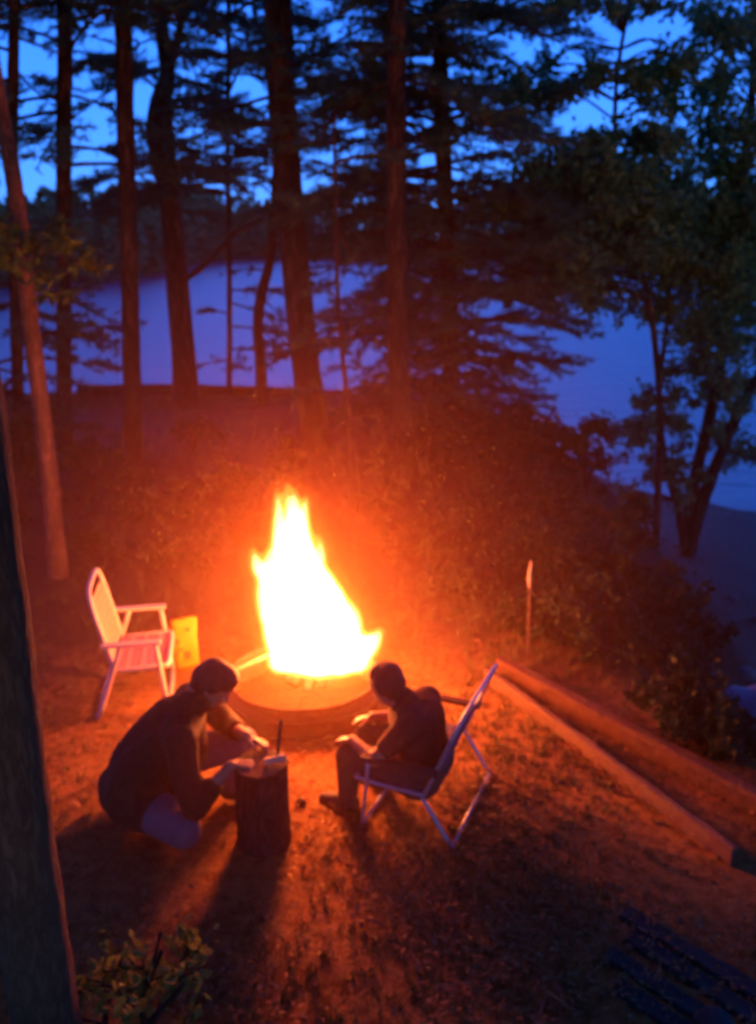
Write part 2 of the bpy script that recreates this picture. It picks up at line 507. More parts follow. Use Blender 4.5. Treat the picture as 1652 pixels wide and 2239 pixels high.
def gz(x, y):
    x = np.asarray(x, float); y = np.asarray(y, float)
    d = land_dist(x, y)
    t = np.clip(d / 2.5, 0, 1)
    s = t * t * (3 - 2 * t)
    z = -2.02 * s - 0.11 * np.clip(d - 2.5, 0, 50)
    w = np.clip((np.hypot(x + 0.2, y - 3.6) - 1.6) / 2.5, 0, 1)
    z = z + w * (0.035 * np.sin(1.7 * x + 0.6 * y) * np.sin(1.3 * y + 0.4) + 0.02 * np.sin(3.9 * x + 1.1) * np.sin(3.1 * y) + 0.05 * np.sin(0.7 * x + 2) * np.sin(.55 * y))
    return z

def g1(x, y): return float(gz(np.array([x]), np.array([y]))[0])

def on_ground(px, py):
    """where the view ray meets the ground"""
    d = ray(px, py)
    t = np.arange(1.5, 40, 0.02)
    p = np.array([0, 0, HC]) + d * t[:, None]
    k = p[:, 2] < gz(p[:, 0], p[:, 1])
    return p[int(np.argmax(k))] if k.any() else p[-1]

gx = np.concatenate([np.linspace(-40, -8, 40)[:-1], np.linspace(-8, 8, 180), np.linspace(8, 22, 30)[1:]])
gy = np.concatenate([np.linspace(-4, 1.5, 16)[:-1], np.linspace(1.5, 18, 170), np.linspace(18, 26, 10)[1:]])
X, Y = np.meshgrid(gx, gy)
Z = gz(X, Y)
nx, ny = len(gx), len(gy)
idx = np.arange(nx * ny).reshape(ny, nx)
quads = np.stack([idx[:-1, :-1], idx[:-1, 1:], idx[1:, 1:], idx[1:, :-1]], -1).reshape(-1, 4)
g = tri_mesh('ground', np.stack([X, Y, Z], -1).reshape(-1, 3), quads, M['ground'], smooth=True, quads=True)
tag(g, 'leaf strewn forest floor of the camp with its bank down to the lake', 'ground', kind='structure')

WZ = -2.4
w = MB().add([(-900, 5, WZ), (900, 5, WZ), (900, 1500, WZ), (-900, 1500, WZ)], [[0, 1, 2, 3]]).build('lake', M['water'])
tag(w, 'still blue lake at dusk behind the trees', 'lake', kind='structure')

# far shore: low land and its wood
shore = [(-700, 70), (-300, 88), (0, 100), (200, 108), (340, 122), (410, 155), (470, 200), (560, 228), (800, 240), (1050, 235), (1250, 215), (1450, 190), (1650, 160), (1900, 120), (2300, 90)]
sh = []
for px, dist in shore:
    a = math.atan((px - 826) / FPX / CP)
    sh.append((dist * math.sin(a), dist * math.cos(a)))
sh = spline(np.array([(x, y, 0) for x, y in sh]), 90)[:, :2]
b = MB()
rows = []
for k, (off, z) in enumerate([(0, WZ - 0.3), (0.03, WZ + 0.5), (0.12, WZ + 2.2), (0.5, WZ + 5), (1.6, WZ + 6)]):
    q = sh * (1 + off)
    rows.append(np.stack([q[:, 0], q[:, 1], np.full(len(q), z) + (0 if k == 0 else 1) * 0.25 * np.sin(np.arange(len(q)) * 1.7 + k)], 1))
vv = np.concatenate(rows); n = len(sh)
ff = [[k * n + i, k * n + i + 1, (k + 1) * n + i + 1, (k + 1) * n + i] for k in range(4) for i in range(n - 1)]
M['far_soil'] = noisy('far_bank', [(0.02, 0.025, 0.012), (0.05, 0.045, 0.025)], scale=0.4, rough=0.95, bump=0)
o = b.add(vv, ff).build('far_shore', M['far_soil'], smooth=True)
tag(o, 'low dark far shore of the lake', 'shore', kind='structure')

fv, ft = [], []
cnt = 0
for row in range(3):
    k = 0
    while k < len(sh) - 1:
        base = sh[k] * (1.03 + 0.10 * row + rng.uniform(0, 0.05))
        d = np.linalg.norm(base)
        h = (0.039 * d + 4.6 + 0.9 * row) * rng.uniform(0.72, 1.12)
        rr = h * rng.uniform(0.2, 0.34)
        conifer = rng.random() < 0.4
        nq = 420
        u = rng.uniform(0.02, 1, nq)
        prof = (1 - u) ** 0.8 if conifer else np.sqrt(np.clip(1 - (2 * u - 0.85) ** 2 / 1.35, 0, 1))
        th = rng.uniform(0, 2 * np.pi, nq)
        lump = 1 + 0.25 * np.sin(3 * th + 9 * u + k)
        rad = rr * prof * lump * np.sqrt(rng.uniform(0.25, 1, nq))
        c = np.stack([base[0] + rad * np.cos(th), base[1] + rad * np.sin(th), WZ + 0.3 + u * h], 1)
        sz = h * rng.uniform(0.03, 0.075, nq)
        a1 = norm(rng.normal(size=(nq, 3))) * sz[:, None]
        a2 = norm(rng.normal(size=(nq, 3))) * sz[:, None] * 0.7
        v = np.stack([c - a1, c + a2, c + a1, c - a2], 1).reshape(-1, 3)
        fv.append(v); ft.append(np.arange(nq * 4).reshape(-1, 4) + cnt); cnt += nq * 4
        step = np.linalg.norm(sh[min(k + 1, n - 1)] - sh[k])
        k += max(1, int(round(rr * 1.25 / max(step, 0.1))))
o = tri_mesh('far_forest', np.concatenate(fv), np.concatenate(ft), M['far'], quads=True)
tag(o, 'dark wood along the far shore of the lake', 'forest', kind='stuff')

# unseen crowns added round the camp to keep most of the sky's light off
wv = []
for k in range(95):
    a = rng.uniform(math.radians(150), math.radians(392))       # everywhere but towards the lake
    d = rng.uniform(9, 17)
    c0 = np.array([d * math.cos(a), 3 + d * math.sin(a), rng.uniform(2.2, 9.5)])
    if a > math.radians(330): c0[0] += 5
    if c0[1] > 3 and abs(c0[0]) < 9: c0[0] = -10 if c0[0] < 0 else 12
    wv.append((c0, rng.uniform(1.8, 2.8)))
for k in range(30):                                             # high crowns over the camp
    c0 = np.array([rng.uniform(-8, 7), rng.uniform(-6, 6.5), rng.uniform(7.5, 11)])
    wv.append((c0, rng.uniform(1.3, 2.2)))
vs_ = []
for c0, r_ in wv:
    m_ = 230
    p_ = c0 + norm(rng.normal(size=(m_, 3))) * r_ * rng.uniform(.3, 1, (m_, 1)) ** .5 * np.array([1, 1, .7])
    a1 = norm(rng.normal(size=(m_, 3))) * rng.uniform(.22, .5, (m_, 1)); a2 = norm(rng.normal(size=(m_, 3))) * rng.uniform(.15, .35, (m_, 1))
    vs_.append(np.stack([p_ - a1, p_ + a2, p_ + a1, p_ - a2], 1).reshape(-1, 3))
vs_ = np.concatenate(vs_)
o = tri_mesh('shade_crowns', vs_, np.arange(len(vs_)).reshape(-1, 4), M['far'], quads=True)
tag(o, 'unseen dark crowns added around and above the camp to shade it', 'forest', kind='stuff')

# ------------------------------------------------------------------ foliage builders
def needle_tufts(pos, dirs, k=11, ln=0.085, wd=0.0075, spread=0.95):
    n = len(pos)
    d = norm(dirs[:, None, :] * 0.85 + rng.normal(size=(n, k, 3)) * spread * 0.6)
    side = norm(np.cross(d, rng.normal(size=(n, k, 3))))
    l = ln * rng.uniform(0.6, 1.25, (n, k, 1))
    p0 = pos[:, None, :] + rng.normal(size=(n, k, 3)) * 0.012
    v = np.stack([p0 - side * wd, p0 + side * wd, p0 + d * l], 2)
    return v.reshape(-1, 3)

def bough(origin, az, length, rise, droop, dens=1.0):
    """a flat pine bough: returns (centre line, radius), twigs, tuft positions and directions"""
    n = 9
    s = np.linspace(0, 1, n)
    out = np.array([math.cos(az), math.sin(az), 0])
    side = np.array([-out[1], out[0], 0])
    wob = rng.normal(size=2) * 0.06
    line = origin + out * (s * length)[:, None] + np.array([0, 0, 1]) * (rise * s * length - droop * s ** 2 * length)[:, None] + side * (np.sin(s * 3) * wob[0] * length)[:, None]
    tp, td, tw = [], [], []
    nt = max(5, int(length / 0.11 * dens))
    for i in range(nt):
        u = rng.uniform(0.22, 1.0)
        q = u * (n - 1); a = min(int(q), n - 2)
        p = line[a] * (1 - (q - a)) + line[a + 1] * (q - a)
        sgn = 1 if rng.random() < 0.5 else -1
        ang = rng.uniform(0.5, 1.15)
        d = norm(out * math.cos(ang) + side * sgn * math.sin(ang) + np.array([0, 0, rng.normal() * 0.18 + 0.05]))
        tl = length * rng.uniform(0.12, 0.34) * (1.15 - 0.55 * u) + 0.06
        m = max(2, int(tl / 0.065))
        t = np.linspace(0.25, 1, m)[:, None]
        pts = p + d * t * tl + np.array([0, 0, 1]) * (-(t ** 2) * tl * rng.uniform(0, 0.25))
        tp.append(pts); td.append(np.repeat(d[None], m, 0))
        tw.append((p, pts[-1]))
    tp.append(line[-3:]); td.append(np.repeat(out[None], 3, 0))
    return line, tw, np.concatenate(tp), np.concatenate(td)

def trunk_line(base_px, pts, Yb, ztop, base_pt=None, lean_y=0.0):
    b0 = base_pt if base_pt is not None else None
    P = [ony(px, py, Yb + lean_y * i) for i, (px, py) in enumerate(pts)]
    if b0 is not None: P = [b0] + P
    last, prev = P[-1], P[-2]
    if ztop > last[2] + 0.2:
        d = last - prev
        d = d / max(d[2], 0.2)
        e = last + d * (ztop - last[2]) * np.array([0.6, 0.6, 1])
        P.append(last * 0.5 + e * 0.5); P.append(e)
    return np.array(P)

def trunk_mesh(mb, P, r0, r1, seg=18, n=46, flare=0.35, rough=0.035):
    L = spline(P, n)
    u = np.linspace(0, 1, n)
    r = r0 * (1 - u) + r1 * u
    r = r * (1 + flare * np.exp(-(L[:, 2] - L[0, 2]) / 0.25))
    mb.add(*tube(L, r, seg=seg, rough=rough))
    return L, r

def at_z(L, z):
    i = int(np.argmin(np.abs(L[:, 2] - z)))
    return L[i]

def pine(label, base, pts, wpx, ztop, boughs, mname='bark', taper=0.55, group=None, name='pine_tree', forks=(), dens=1.0):
    """base: picture spot of the foot; pts: picture spots up the trunk; wpx: trunk width there"""
    bp = on_ground(*base)
    Yb = bp[1]
    depth = CP * Yb + SP * (HC - bp[2])
    root = empty(name, bp)
    P = trunk_line(base, pts, Yb, ztop, bp - np.array([0, 0, 0.12]))
    mb = MB()
    r0 = wpx / 2 / FPX * depth
    L, r = trunk_mesh(mb, P, r0, r0 * taper)
    for fk in forks:
        Q = np.array([ony(px, py, Yb + dy) for px, py, dy in fk['pts']])
        q = spline(Q, 26)
        mb.add(*tube(q, np.linspace(fk['r0'], fk['r1'], 26) / 2 / FPX * depth, seg=12, rough=0.04))
    TP, TD = [], []
    for zl, zh, cnt_, l0, l1, azs in boughs:
        for i in range(cnt_):
            z = zl + (zh - zl) * (i + rng.random()) / cnt_
            o_ = at_z(L, z)
            az = math.radians(rng.uniform(*azs))
            ln = rng.uniform(l0, l1)
            line, tw, tp, td = bough(o_, az, ln, rng.uniform(-0.25, 0.4), rng.uniform(0.0, 0.4), dens)
            mb.add(*tube(line, np.linspace(0.022, 0.004, len(line)) * (0.6 + 0.3 * ln), seg=5))
            for a, b_ in tw:
                mb.add(*tube([a, a * .5 + b_ * .5, b_], [0.005, 0.004, 0.002], seg=3, cap=False))
            TP.append(tp); TD.append(td)
    loc = bp
    mb.v = [v - loc for v in mb.v]
    mb.build('trunk', M[mname], root, smooth=True)
    if TP:
        v = needle_tufts(np.concatenate(TP), np.concatenate(TD)) - loc
        tri_mesh('crown', v, np.arange(len(v)).reshape(-1, 3), M['needles'], root)
    tag(root, label, 'tree', group)
    return root, L, loc

def leaf_faces(pos, size, hang=0.3, wide=0.55):
    """six-point folded leaves"""
    n = len(pos)
    d = norm(rng.normal(size=(n, 3)) + np.array([0, 0, -hang]))
    s = norm(np.cross(d, rng.normal(size=(n, 3))))
    u = np.cross(d, s)
    L = (size * rng.uniform(0.6, 1.3, n))[:, None]
    W = L * wide * 0.5
    v = np.stack([pos, pos + d * L * .35 + s * W + u * W * .3, pos + d * L * .75 + s * W * .7 + u * W * .2, pos + d * L,
                  pos + d * L * .75 - s * W * .7 + u * W * .2, pos + d * L * .35 - s * W + u * W * .3], 1).reshape(-1, 3)
    i = (np.arange(n) * 6)[:, None]
    q = np.concatenate([i + np.array([[0, 1, 2, 3]]), i + np.array([[0, 3, 4, 5]])])
    return v, q

def leaf_clusters(centers, radii, n_each, mb, stems=None, size=0.07, twr=0.006, hang=0.3, flat=0.7, wide=0.55):
    """sprays of leaves round cluster centres, each on twigs that join the nearest stem point"""
    pos = []
    for c, r, n in zip(centers, radii, n_each):
        c = np.asarray(c, float)
        if stems is not None:
            j = int(np.argmin(np.linalg.norm(stems - c, axis=1) + 0.3 * np.maximum(0, stems[:, 2] - c[2])))
            a = stems[j]
            mid = a * 0.5 + c * 0.5 + np.array([0, 0, 0.12 * np.linalg.norm(c - a)]) + rng.normal(size=3) * 0.03
            mb.add(*tube(spline([a, mid, c], 8), np.linspace(twr * 2.4, twr, 8), seg=5))
        nt = max(3, int(n / 14))
        for k in range(nt):
            d = norm(rng.normal(size=3) * np.array([1, 1, flat]))
            e = c + d * r * rng.uniform(0.6, 1.15)
            mb.add(*tube([c, c * .5 + e * .5 + rng.normal(size=3) * r * .06, e], [twr, twr * .7, twr * .35], seg=3, cap=False))
            m = int(n / nt) + 1
            u = rng.uniform(0.15, 1.08, (m, 1))
            pos.append(c + (e - c) * u + rng.normal(size=(m, 3)) * r * 0.13)
    pos = np.concatenate(pos)
    return leaf_faces(pos, size, hang, wide)

# ------------------------------------------------------------------ pines
A = (0, 360)
pine('tall pine trunk left of the big middle trunk, plain and straight, reddish at its foot', (292, 1005),
     [(290, 900), (286, 700), (280, 480), (274, 250), (268, 0)], 40, 9.0,
     [(4.3, 8.8, 16, 1.0, 1.9, A)], taper=0.75)
pine('thin dark straight pine trunk near the left edge behind the red leaning stem', (142, 985),
     [(141, 850), (140, 600), (140, 300), (142, 0)], 33, 9.0,
     [(3.1, 5.6, 19, 0.8, 2.0, A), (5.6, 9, 8, 1.0, 1.8, A)], taper=0.8, dens=1.5)
fork_root, Lf, locf = pine('forked pine on the lake bank with two curving stems above its fork', (408, 885),
     [(403, 800), (388, 620), (372, 450), (352, 350), (340, 290), (346, 230), (366, 160), (352, 60), (340, 0)], 54, 7.6,
     [(2.8, 4.4, 15, 0.7, 2.2, A), (4.4, 7.5, 14, 1.0, 2.2, A)], taper=0.34, dens=1.5,
     forks=[dict(pts=[(374, 440, 0), (372, 340, .1), (366, 260, .1), (368, 180, .1), (392, 70, .15), (410, -30, .2)], r0=30, r1=14),
            dict(pts=[(404, 612, 0), (440, 585, -.2), (478, 548, -.4), (520, 505, -.5), (575, 478, -.6)], r0=14, r1=6)])
pine('big broad pine trunk in the middle, thickest behind the fire', (690, 985),
     [(678, 880), (660, 720), (640, 520), (622, 300), (610, 100), (606, 0)], 62, 10.0,
     [(3.4, 6.0, 17, 1.0, 1.9, A), (6, 9.5, 8, 1.2, 2.0, A)], taper=0.8, dens=1.4)
pine('reddish pine trunk right of the fire with its lower stem lit by the flames', (892, 1050),
     [(880, 930), (870, 780), (867, 560), (866, 300), (868, 0)], 45, 10.0,
     [(3.6, 5.5, 8, 0.9, 1.7, A), (5.5, 9.5, 8, 1.0, 1.8, A)], taper=0.8, dens=1.4)
pine('dense bushy pine with boughs down to the ground right of the red trunk', (985, 955),
     [(985, 800), (975, 500), (965, 250), (960, 0)], 40, 9.5,
     [(0.1, 1.5, 70, 0.7, 1.5, A), (0.1, 1.4, 12, 1.4, 1.9, A), (1.5, 3.2, 80, 1.0, 2.1, A), (3.2, 4.1, 30, 1.2, 2.3, A), (4.1, 5.8, 56, 0.8, 2.0, A), (5.6, 9.3, 14, 1.0, 1.8, A)], taper=0.6, dens=1.15)
pine('small crooked dark stem leaning beside the big middle trunk', (572, 885),
     [(570, 800), (564, 720), (570, 650), (590, 570), (598, 480), (604, 380)], 26, 5.2,
     [(0.9, 3.2, 9, 0.6, 1.2, A), (3.2, 5.0, 10, 0.8, 1.4, A)], taper=0.6)
pine('pine behind the forked one filling the gap left of the middle trunk', (500, 868),
     [(502, 700), (500, 500), (498, 300), (500, 0)], 12, 8.0,
     [(0.4, 1.8, 7, 0.5, 1.1, A), (2.9, 6.0, 31, 0.7, 2.3, A)], taper=0.7, dens=1.5)
pine('bare reddish sapling stem between the middle trunk and the red trunk', (780, 1118),
     [(775, 1020), (762, 900), (748, 770), (738, 640), (735, 520)], 13, 3.4,
     [(1.0, 3.3, 9, 0.35, 0.8, A)], taper=0.45, name='pine_sapling')
pine('dark pine at the far left edge whose boughs fill the top left corner', (40, 1010),
     [(38, 800), (30, 500), (28, 250), (30, 0)], 26, 8.0,
     [(0.2, 2.4, 40, 0.6, 1.3, A), (3.2, 5.6, 16, 0.9, 1.9, A)], taper=0.7)

# slender red-lit stem on the left with its spray of young leaves
rt, L2, l2 = pine('slender reddish stem on the left beside the lawn chair, with yellow green leaves', (128, 1262),
     [(116, 1120), (98, 950), (74, 760), (55, 600), (36, 430), (12, 290), (-16, 140)], 37, 6.5, [], mname='bark_pale', taper=0.72, name='young_tree')
mb = MB()
cs = [ony(160, 540, 5.7), ony(120, 520, 5.6), ony(60, 520, 5.8), ony(15, 500, 5.7), ony(90, 590, 5.8), ony(190, 575, 5.7), ony(130, 640, 5.9), ony(20, 570, 5.6)]
v, q = leaf_clusters(cs, [0.13] * 8, [40] * 8, mb, stems=L2, size=0.085, twr=0.004, wide=0.4)
mb.v = [x - l2 for x in mb.v]
mb.build('twig', M['bark_pale'], rt)
tri_mesh('crown', v - l2, q, M['sprig'], rt, quads=True)

# near trunk at the left edge
bp = np.array([-.905, 1.9, 0.0])
root = empty('pine_tree', bp)
mb = MB()
P = np.array([(-.89, 1.88, -0.1), (-.90, 1.9, 0.4), (-.905, 1.9, 1.0), (-.90, 1.91, 1.7), (-.91, 1.93, 3.2), (-.95, 1.95, 6.5)])
L = spline(P, 90)
mb.add(*tube(L - bp, np.linspace(0.088, 0.080, 90) * (1 + 0.3 * np.exp(-L[:, 2] / 0.12)) * (1 + .02 * np.sin(np.arange(90) * .9)), seg=40, rough=0.01))
mb.build('trunk', M['bark_grey'], root, smooth=True)
tag(root, 'nearest tree trunk cut off by the left edge of the picture', 'tree')

# ------------------------------------------------------------------ broadleaf trees on the right bank
def broadleaf(label, base, stems, clusters, Yo=0.0, size=0.085, n=1.0, mname='oak', name='broadleaf_tree', spread=0.55):
    bp = on_ground(*base) if len(base) == 2 else np.array([base[0], base[1], g1(base[0], base[1])])
    depth = CP * bp[1] + SP * (HC - bp[2])
    root = empty(name, bp)
    mb = MB(); SPN = []
    for st, w0, w1 in stems:
        P = np.array([bp - np.array([0, 0, .1])] + [ony(px, py, bp[1] + dy) for px, py, dy in st])
        L = spline(P, 34)
        mb.add(*tube(L, np.linspace(w0, w1, 34) / 2 / FPX * depth, seg=10, rough=0.05))
        SPN.append(L[8:])
    SPN = np.concatenate(SPN)
    C, R, K = [], [], []
    for cx, cy_, rx, ry, num, rc, nl in clusters:
        for i in range(num):
            t = rng.uniform(0, 2 * np.pi); u = math.sqrt(rng.random())
            p = ony(cx + rx * u * math.cos(t), cy_ + ry * u * math.sin(t), bp[1] + rng.normal() * spread)
            if p[2] < g1(p[0], p[1]) + 0.05: continue
            C.append(p); R.append(rc * rng.uniform(0.7, 1.3)); K.append(int(nl * n))
    v, q = leaf_clusters(C, R, K, mb, stems=SPN, size=size, twr=0.007)
    mb.v = [x - bp for x in mb.v]
    mb.build('trunk', M['bark'], root, smooth=True)
    tri_mesh('crown', v - bp, q, M[mname], root, quads=True)
    tag(root, label, 'tree')
    return root

broadleaf('many stemmed broadleaf tree on the right bank leaning over the beach', (1500, 1215),
     [([(1530, 1110, 0), (1580, 980, 0), (1625, 880, -.1), (1690, 760, -.2)], 32, 16),
      ([(1512, 1080, .1), (1552, 900, .2), (1590, 700, .3), (1610, 480, .3), (1640, 250, .3), (1650, 0, .3)], 30, 13),
      ([(1482, 1120, 0), (1452, 1000, .1), (1440, 860, .2), (1455, 720, .2), (1470, 560, .3)], 18, 8)],
     [(1580, 120, 90, 130, 24, 0.34, 110), (1600, 330, 90, 110, 26, 0.36, 130), (1560, 500, 150, 90, 50, 0.38, 160),
      (1540, 640, 140, 90, 42, 0.36, 150), (1570, 800, 100, 110, 26, 0.32, 110), (1470, 860, 70, 60, 9, 0.24, 90),
      (1600, 980, 60, 60, 9, 0.26, 90), (1420, 960, 110, 60, 14, 0.26, 100), (1430, 1060, 110, 60, 14, 0.24, 90), (1360, 660, 90, 50, 8, 0.26, 80)])
broadleaf('broadleaf tree with leaves hanging over the lake, upper right beyond the dense pine', (3.85, 11.6, 0),
     [([(1440, 1000, 0), (1436, 800, 0), (1405, 600, 0), (1352, 430, 0), (1345, 200, 0), (1375, 0, 0)], 16, 7)],
     [(1300, 450, 210, 90, 64, 0.40, 160), (1300, 560, 190, 70, 44, 0.38, 140), (1350, 320, 150, 45, 16, 0.26, 110), (1250, 350, 90, 50, 12, 0.28, 110), (1460, 180, 70, 80, 14, 0.28, 100), (1340, 170, 110, 25, 9, 0.22, 90),
      (1330, 10, 150, 25, 12, 0.24, 90), (1190, 180, 80, 50, 10, 0.26, 100), (1230, 640, 90, 35, 8, 0.22, 70), (1440, 400, 120, 60, 18, 0.3, 100)], spread=0.7)

# ------------------------------------------------------------------ shrubs
def shrub(label, spot, wpx, hpx, nleaf=900, size=0.05, mname='shrub', group=None, dy=0.0, name='shrub', cl=None):
    bp = on_ground(*spot)
    depth = CP * bp[1] + SP * (HC - bp[2])
    w, h = wpx / FPX * depth / 2, hpx / FPX * depth
    root = empty(name, bp)
    mb = MB(); C, R, K, SN = [], [], [], []
    ns = 5
    for i in range(ns):
        a = 2 * math.pi * (i + rng.random()) / ns
        e = np.array([math.cos(a) * w * .6, math.sin(a) * w * .6, h * rng.uniform(.6, .9)])
        L = spline([np.array([0, 0, -0.05]), e * np.array([.3, .3, .55]), e], 12)
        mb.add(*tube(L, np.linspace(0.012, 0.004, 12), seg=6)); SN.append(L[3:])
    nc = cl or 16
    for i in range(nc):
        t = rng.uniform(0, 2 * np.pi); u = rng.random() ** .5; zz = rng.uniform(0.12, 1)
        pr = math.sqrt(max(0.05, 1 - (zz * 1.0 - 0.35) ** 2 / 0.5))
        C.append((math.cos(t) * w * u * pr, math.sin(t) * w * u * pr, h * zz)); R.append(min(w, h) * rng.uniform(.28, .5)); K.append(nleaf // nc)
    v, q = leaf_clusters(C, R, K, mb, stems=np.concatenate(SN), size=size, twr=0.004)
    v[:, 2] = np.maximum(v[:, 2], 0.004)
    mb.build('stem', M['bark'], root)
    tri_mesh('foliage', v, q, M[mname], root, quads=True)
    tag(root, label, 'shrub', group)
    return root

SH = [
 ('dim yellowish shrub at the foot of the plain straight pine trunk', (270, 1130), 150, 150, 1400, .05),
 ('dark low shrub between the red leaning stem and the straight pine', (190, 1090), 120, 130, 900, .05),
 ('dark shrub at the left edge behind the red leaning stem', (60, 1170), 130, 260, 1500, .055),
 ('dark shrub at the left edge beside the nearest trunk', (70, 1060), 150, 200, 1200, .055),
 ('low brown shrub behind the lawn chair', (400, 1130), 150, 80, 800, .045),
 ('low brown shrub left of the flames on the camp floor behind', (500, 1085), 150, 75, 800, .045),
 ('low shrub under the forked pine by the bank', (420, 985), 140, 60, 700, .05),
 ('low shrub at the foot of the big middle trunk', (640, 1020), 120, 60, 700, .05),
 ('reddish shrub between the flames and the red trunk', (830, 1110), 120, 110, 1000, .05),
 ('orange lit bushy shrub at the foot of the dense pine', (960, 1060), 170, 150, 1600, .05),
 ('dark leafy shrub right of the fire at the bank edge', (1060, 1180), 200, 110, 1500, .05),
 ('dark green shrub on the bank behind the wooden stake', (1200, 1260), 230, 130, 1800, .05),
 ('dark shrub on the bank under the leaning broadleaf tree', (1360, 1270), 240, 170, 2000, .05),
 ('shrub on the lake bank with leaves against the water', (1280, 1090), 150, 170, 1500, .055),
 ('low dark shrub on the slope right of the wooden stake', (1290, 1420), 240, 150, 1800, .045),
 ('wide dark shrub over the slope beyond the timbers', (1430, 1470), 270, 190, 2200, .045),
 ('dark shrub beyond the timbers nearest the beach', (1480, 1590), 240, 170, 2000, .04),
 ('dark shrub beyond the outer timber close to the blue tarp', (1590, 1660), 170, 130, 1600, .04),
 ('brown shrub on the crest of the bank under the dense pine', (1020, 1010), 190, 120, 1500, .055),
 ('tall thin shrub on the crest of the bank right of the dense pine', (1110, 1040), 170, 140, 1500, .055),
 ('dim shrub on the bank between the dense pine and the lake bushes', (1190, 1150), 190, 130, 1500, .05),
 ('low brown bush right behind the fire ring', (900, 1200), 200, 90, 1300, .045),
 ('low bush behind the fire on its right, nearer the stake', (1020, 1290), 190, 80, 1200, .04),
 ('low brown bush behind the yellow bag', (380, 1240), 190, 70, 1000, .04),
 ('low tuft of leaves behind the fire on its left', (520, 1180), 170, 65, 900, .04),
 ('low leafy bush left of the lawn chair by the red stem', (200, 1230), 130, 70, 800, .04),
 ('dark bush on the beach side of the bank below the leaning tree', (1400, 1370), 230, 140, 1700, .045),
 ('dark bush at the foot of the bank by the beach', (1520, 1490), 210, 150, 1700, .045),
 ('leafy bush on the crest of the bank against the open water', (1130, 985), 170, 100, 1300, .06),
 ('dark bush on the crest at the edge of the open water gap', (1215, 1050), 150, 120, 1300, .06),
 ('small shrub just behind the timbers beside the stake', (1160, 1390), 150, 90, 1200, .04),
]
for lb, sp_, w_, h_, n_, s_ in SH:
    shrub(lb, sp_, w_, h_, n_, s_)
shrub('leafy shrub in the bottom left foreground by the nearest trunk', (310, 2330), 380, 290, 1000, .036, mname='bush', cl=15)

# ------------------------------------------------------------------ forest floor litter
def floor_points(n, cx, cy_, sx, sy, clump=False):
    x = rng.normal(cx, sx, n); y = rng.normal(cy_, sy, n)
    k = (y > 1.2) & (land_dist(x, y) < 0.3) & (np.hypot(x - FIRE[0], y - FIRE[1]) > 0.42)
    x, y = x[k], y[k]
    if clump:
        h = .5 + .5 * np.sin(3.1 * x + 1.7 * np.sin(2.3 * y)) * np.sin(2.7 * y + 1.3 * np.sin(1.9 * x + 1)) + .25 * np.sin(7 * x + 5 * y)
        k = rng.random(len(x)) < np.clip(h, .12, 1); x, y = x[k], y[k]
    return np.stack([x, y, gz(x, y)], 1)
pts = np.concatenate([floor_points(22000, 0.0, 3.4, 1.5, 1.0, True), floor_points(4500, -0.5, 7.0, 3.5, 2.6, True), floor_points(7000, 0.2, 2.4, 0.9, 0.5, True)])
n = len(pts)
a = rng.uniform(0, 2 * np.pi, n)
d = np.stack([np.cos(a), np.sin(a), rng.normal(0, .28, n)], 1)
s_ = np.stack([-np.sin(a), np.cos(a), rng.normal(0, .28, n)], 1)
ln = (rng.uniform(.010, .034, n))[:, None]; wd = ln * rng.uniform(.3, .6, (n, 1))
tw_ = rng.random(n) < .03                                     # a few twigs among the leaves
ln[tw_] = rng.uniform(.06, .22, (tw_.sum(), 1)); wd[tw_] = rng.uniform(.004, .008, (tw_.sum(), 1)); d[tw_, 2] *= .2
c = pts + np.array([0, 0, .012]) + np.array([0, 0, 1]) * rng.uniform(0, .018, (n, 1))
v = np.stack([c - d * ln * .5, c + s_ * wd * .5 + [0, 0, .004], c + d * ln * .5, c - s_ * wd * .5 + [0, 0, .004]], 1).reshape(-1, 3)
o = tri_mesh('leaf_litter', v, np.arange(4 * n).reshape(-1, 4), M['litter'], quads=True)
tag(o, 'fallen leaves and bark chips scattered over the camp floor', 'leaf litter', kind='stuff')

def tufts(n, cx, cy_, sx, sy, h=0.06):
    p = floor_points(n, cx, cy_, sx, sy)
    m = 7
    d = norm(np.stack([rng.normal(0, .45, (len(p), m)), rng.normal(0, .45, (len(p), m)), np.ones((len(p), m))], -1))
    side = norm(np.cross(d, rng.normal(size=d.shape)))
    l = h * rng.uniform(.4, 1.2, (len(p), m, 1))
    b0 = p[:, None, :] + rng.normal(0, .012, (len(p), m, 3)) * np.array([1, 1, 0])
    return np.stack([b0 - side * .0028, b0 + side * .0028, b0 + d * l], 2).reshape(-1, 3)
v = np.concatenate([tufts(500, .75, 3.9, .35, .35, .05), tufts(700, -.3, 2.25, .8, .35, .05), tufts(350, .45, 3.0, .35, .35, .04), tufts(1500, -1.5, 7.5, 2.5, 2.0, .12),
                    tufts(500, 1.0, 5.4, .5, .5, .1), tufts(250, -1.6, 3.0, .3, .6, .05), tufts(900, 1.3, 8.5, .6, 1.8, .22), tufts(700, .8, 12.0, 1.0, 1.0, .25), tufts(900, -3.0, 13.8, 2.5, .5, .16)])
o = tri_mesh('grass', v, np.arange(len(v)).reshape(-1, 3), M['grass'])
tag(o, 'thin dry grass growing through the leaf litter', 'grass', kind='stuff')

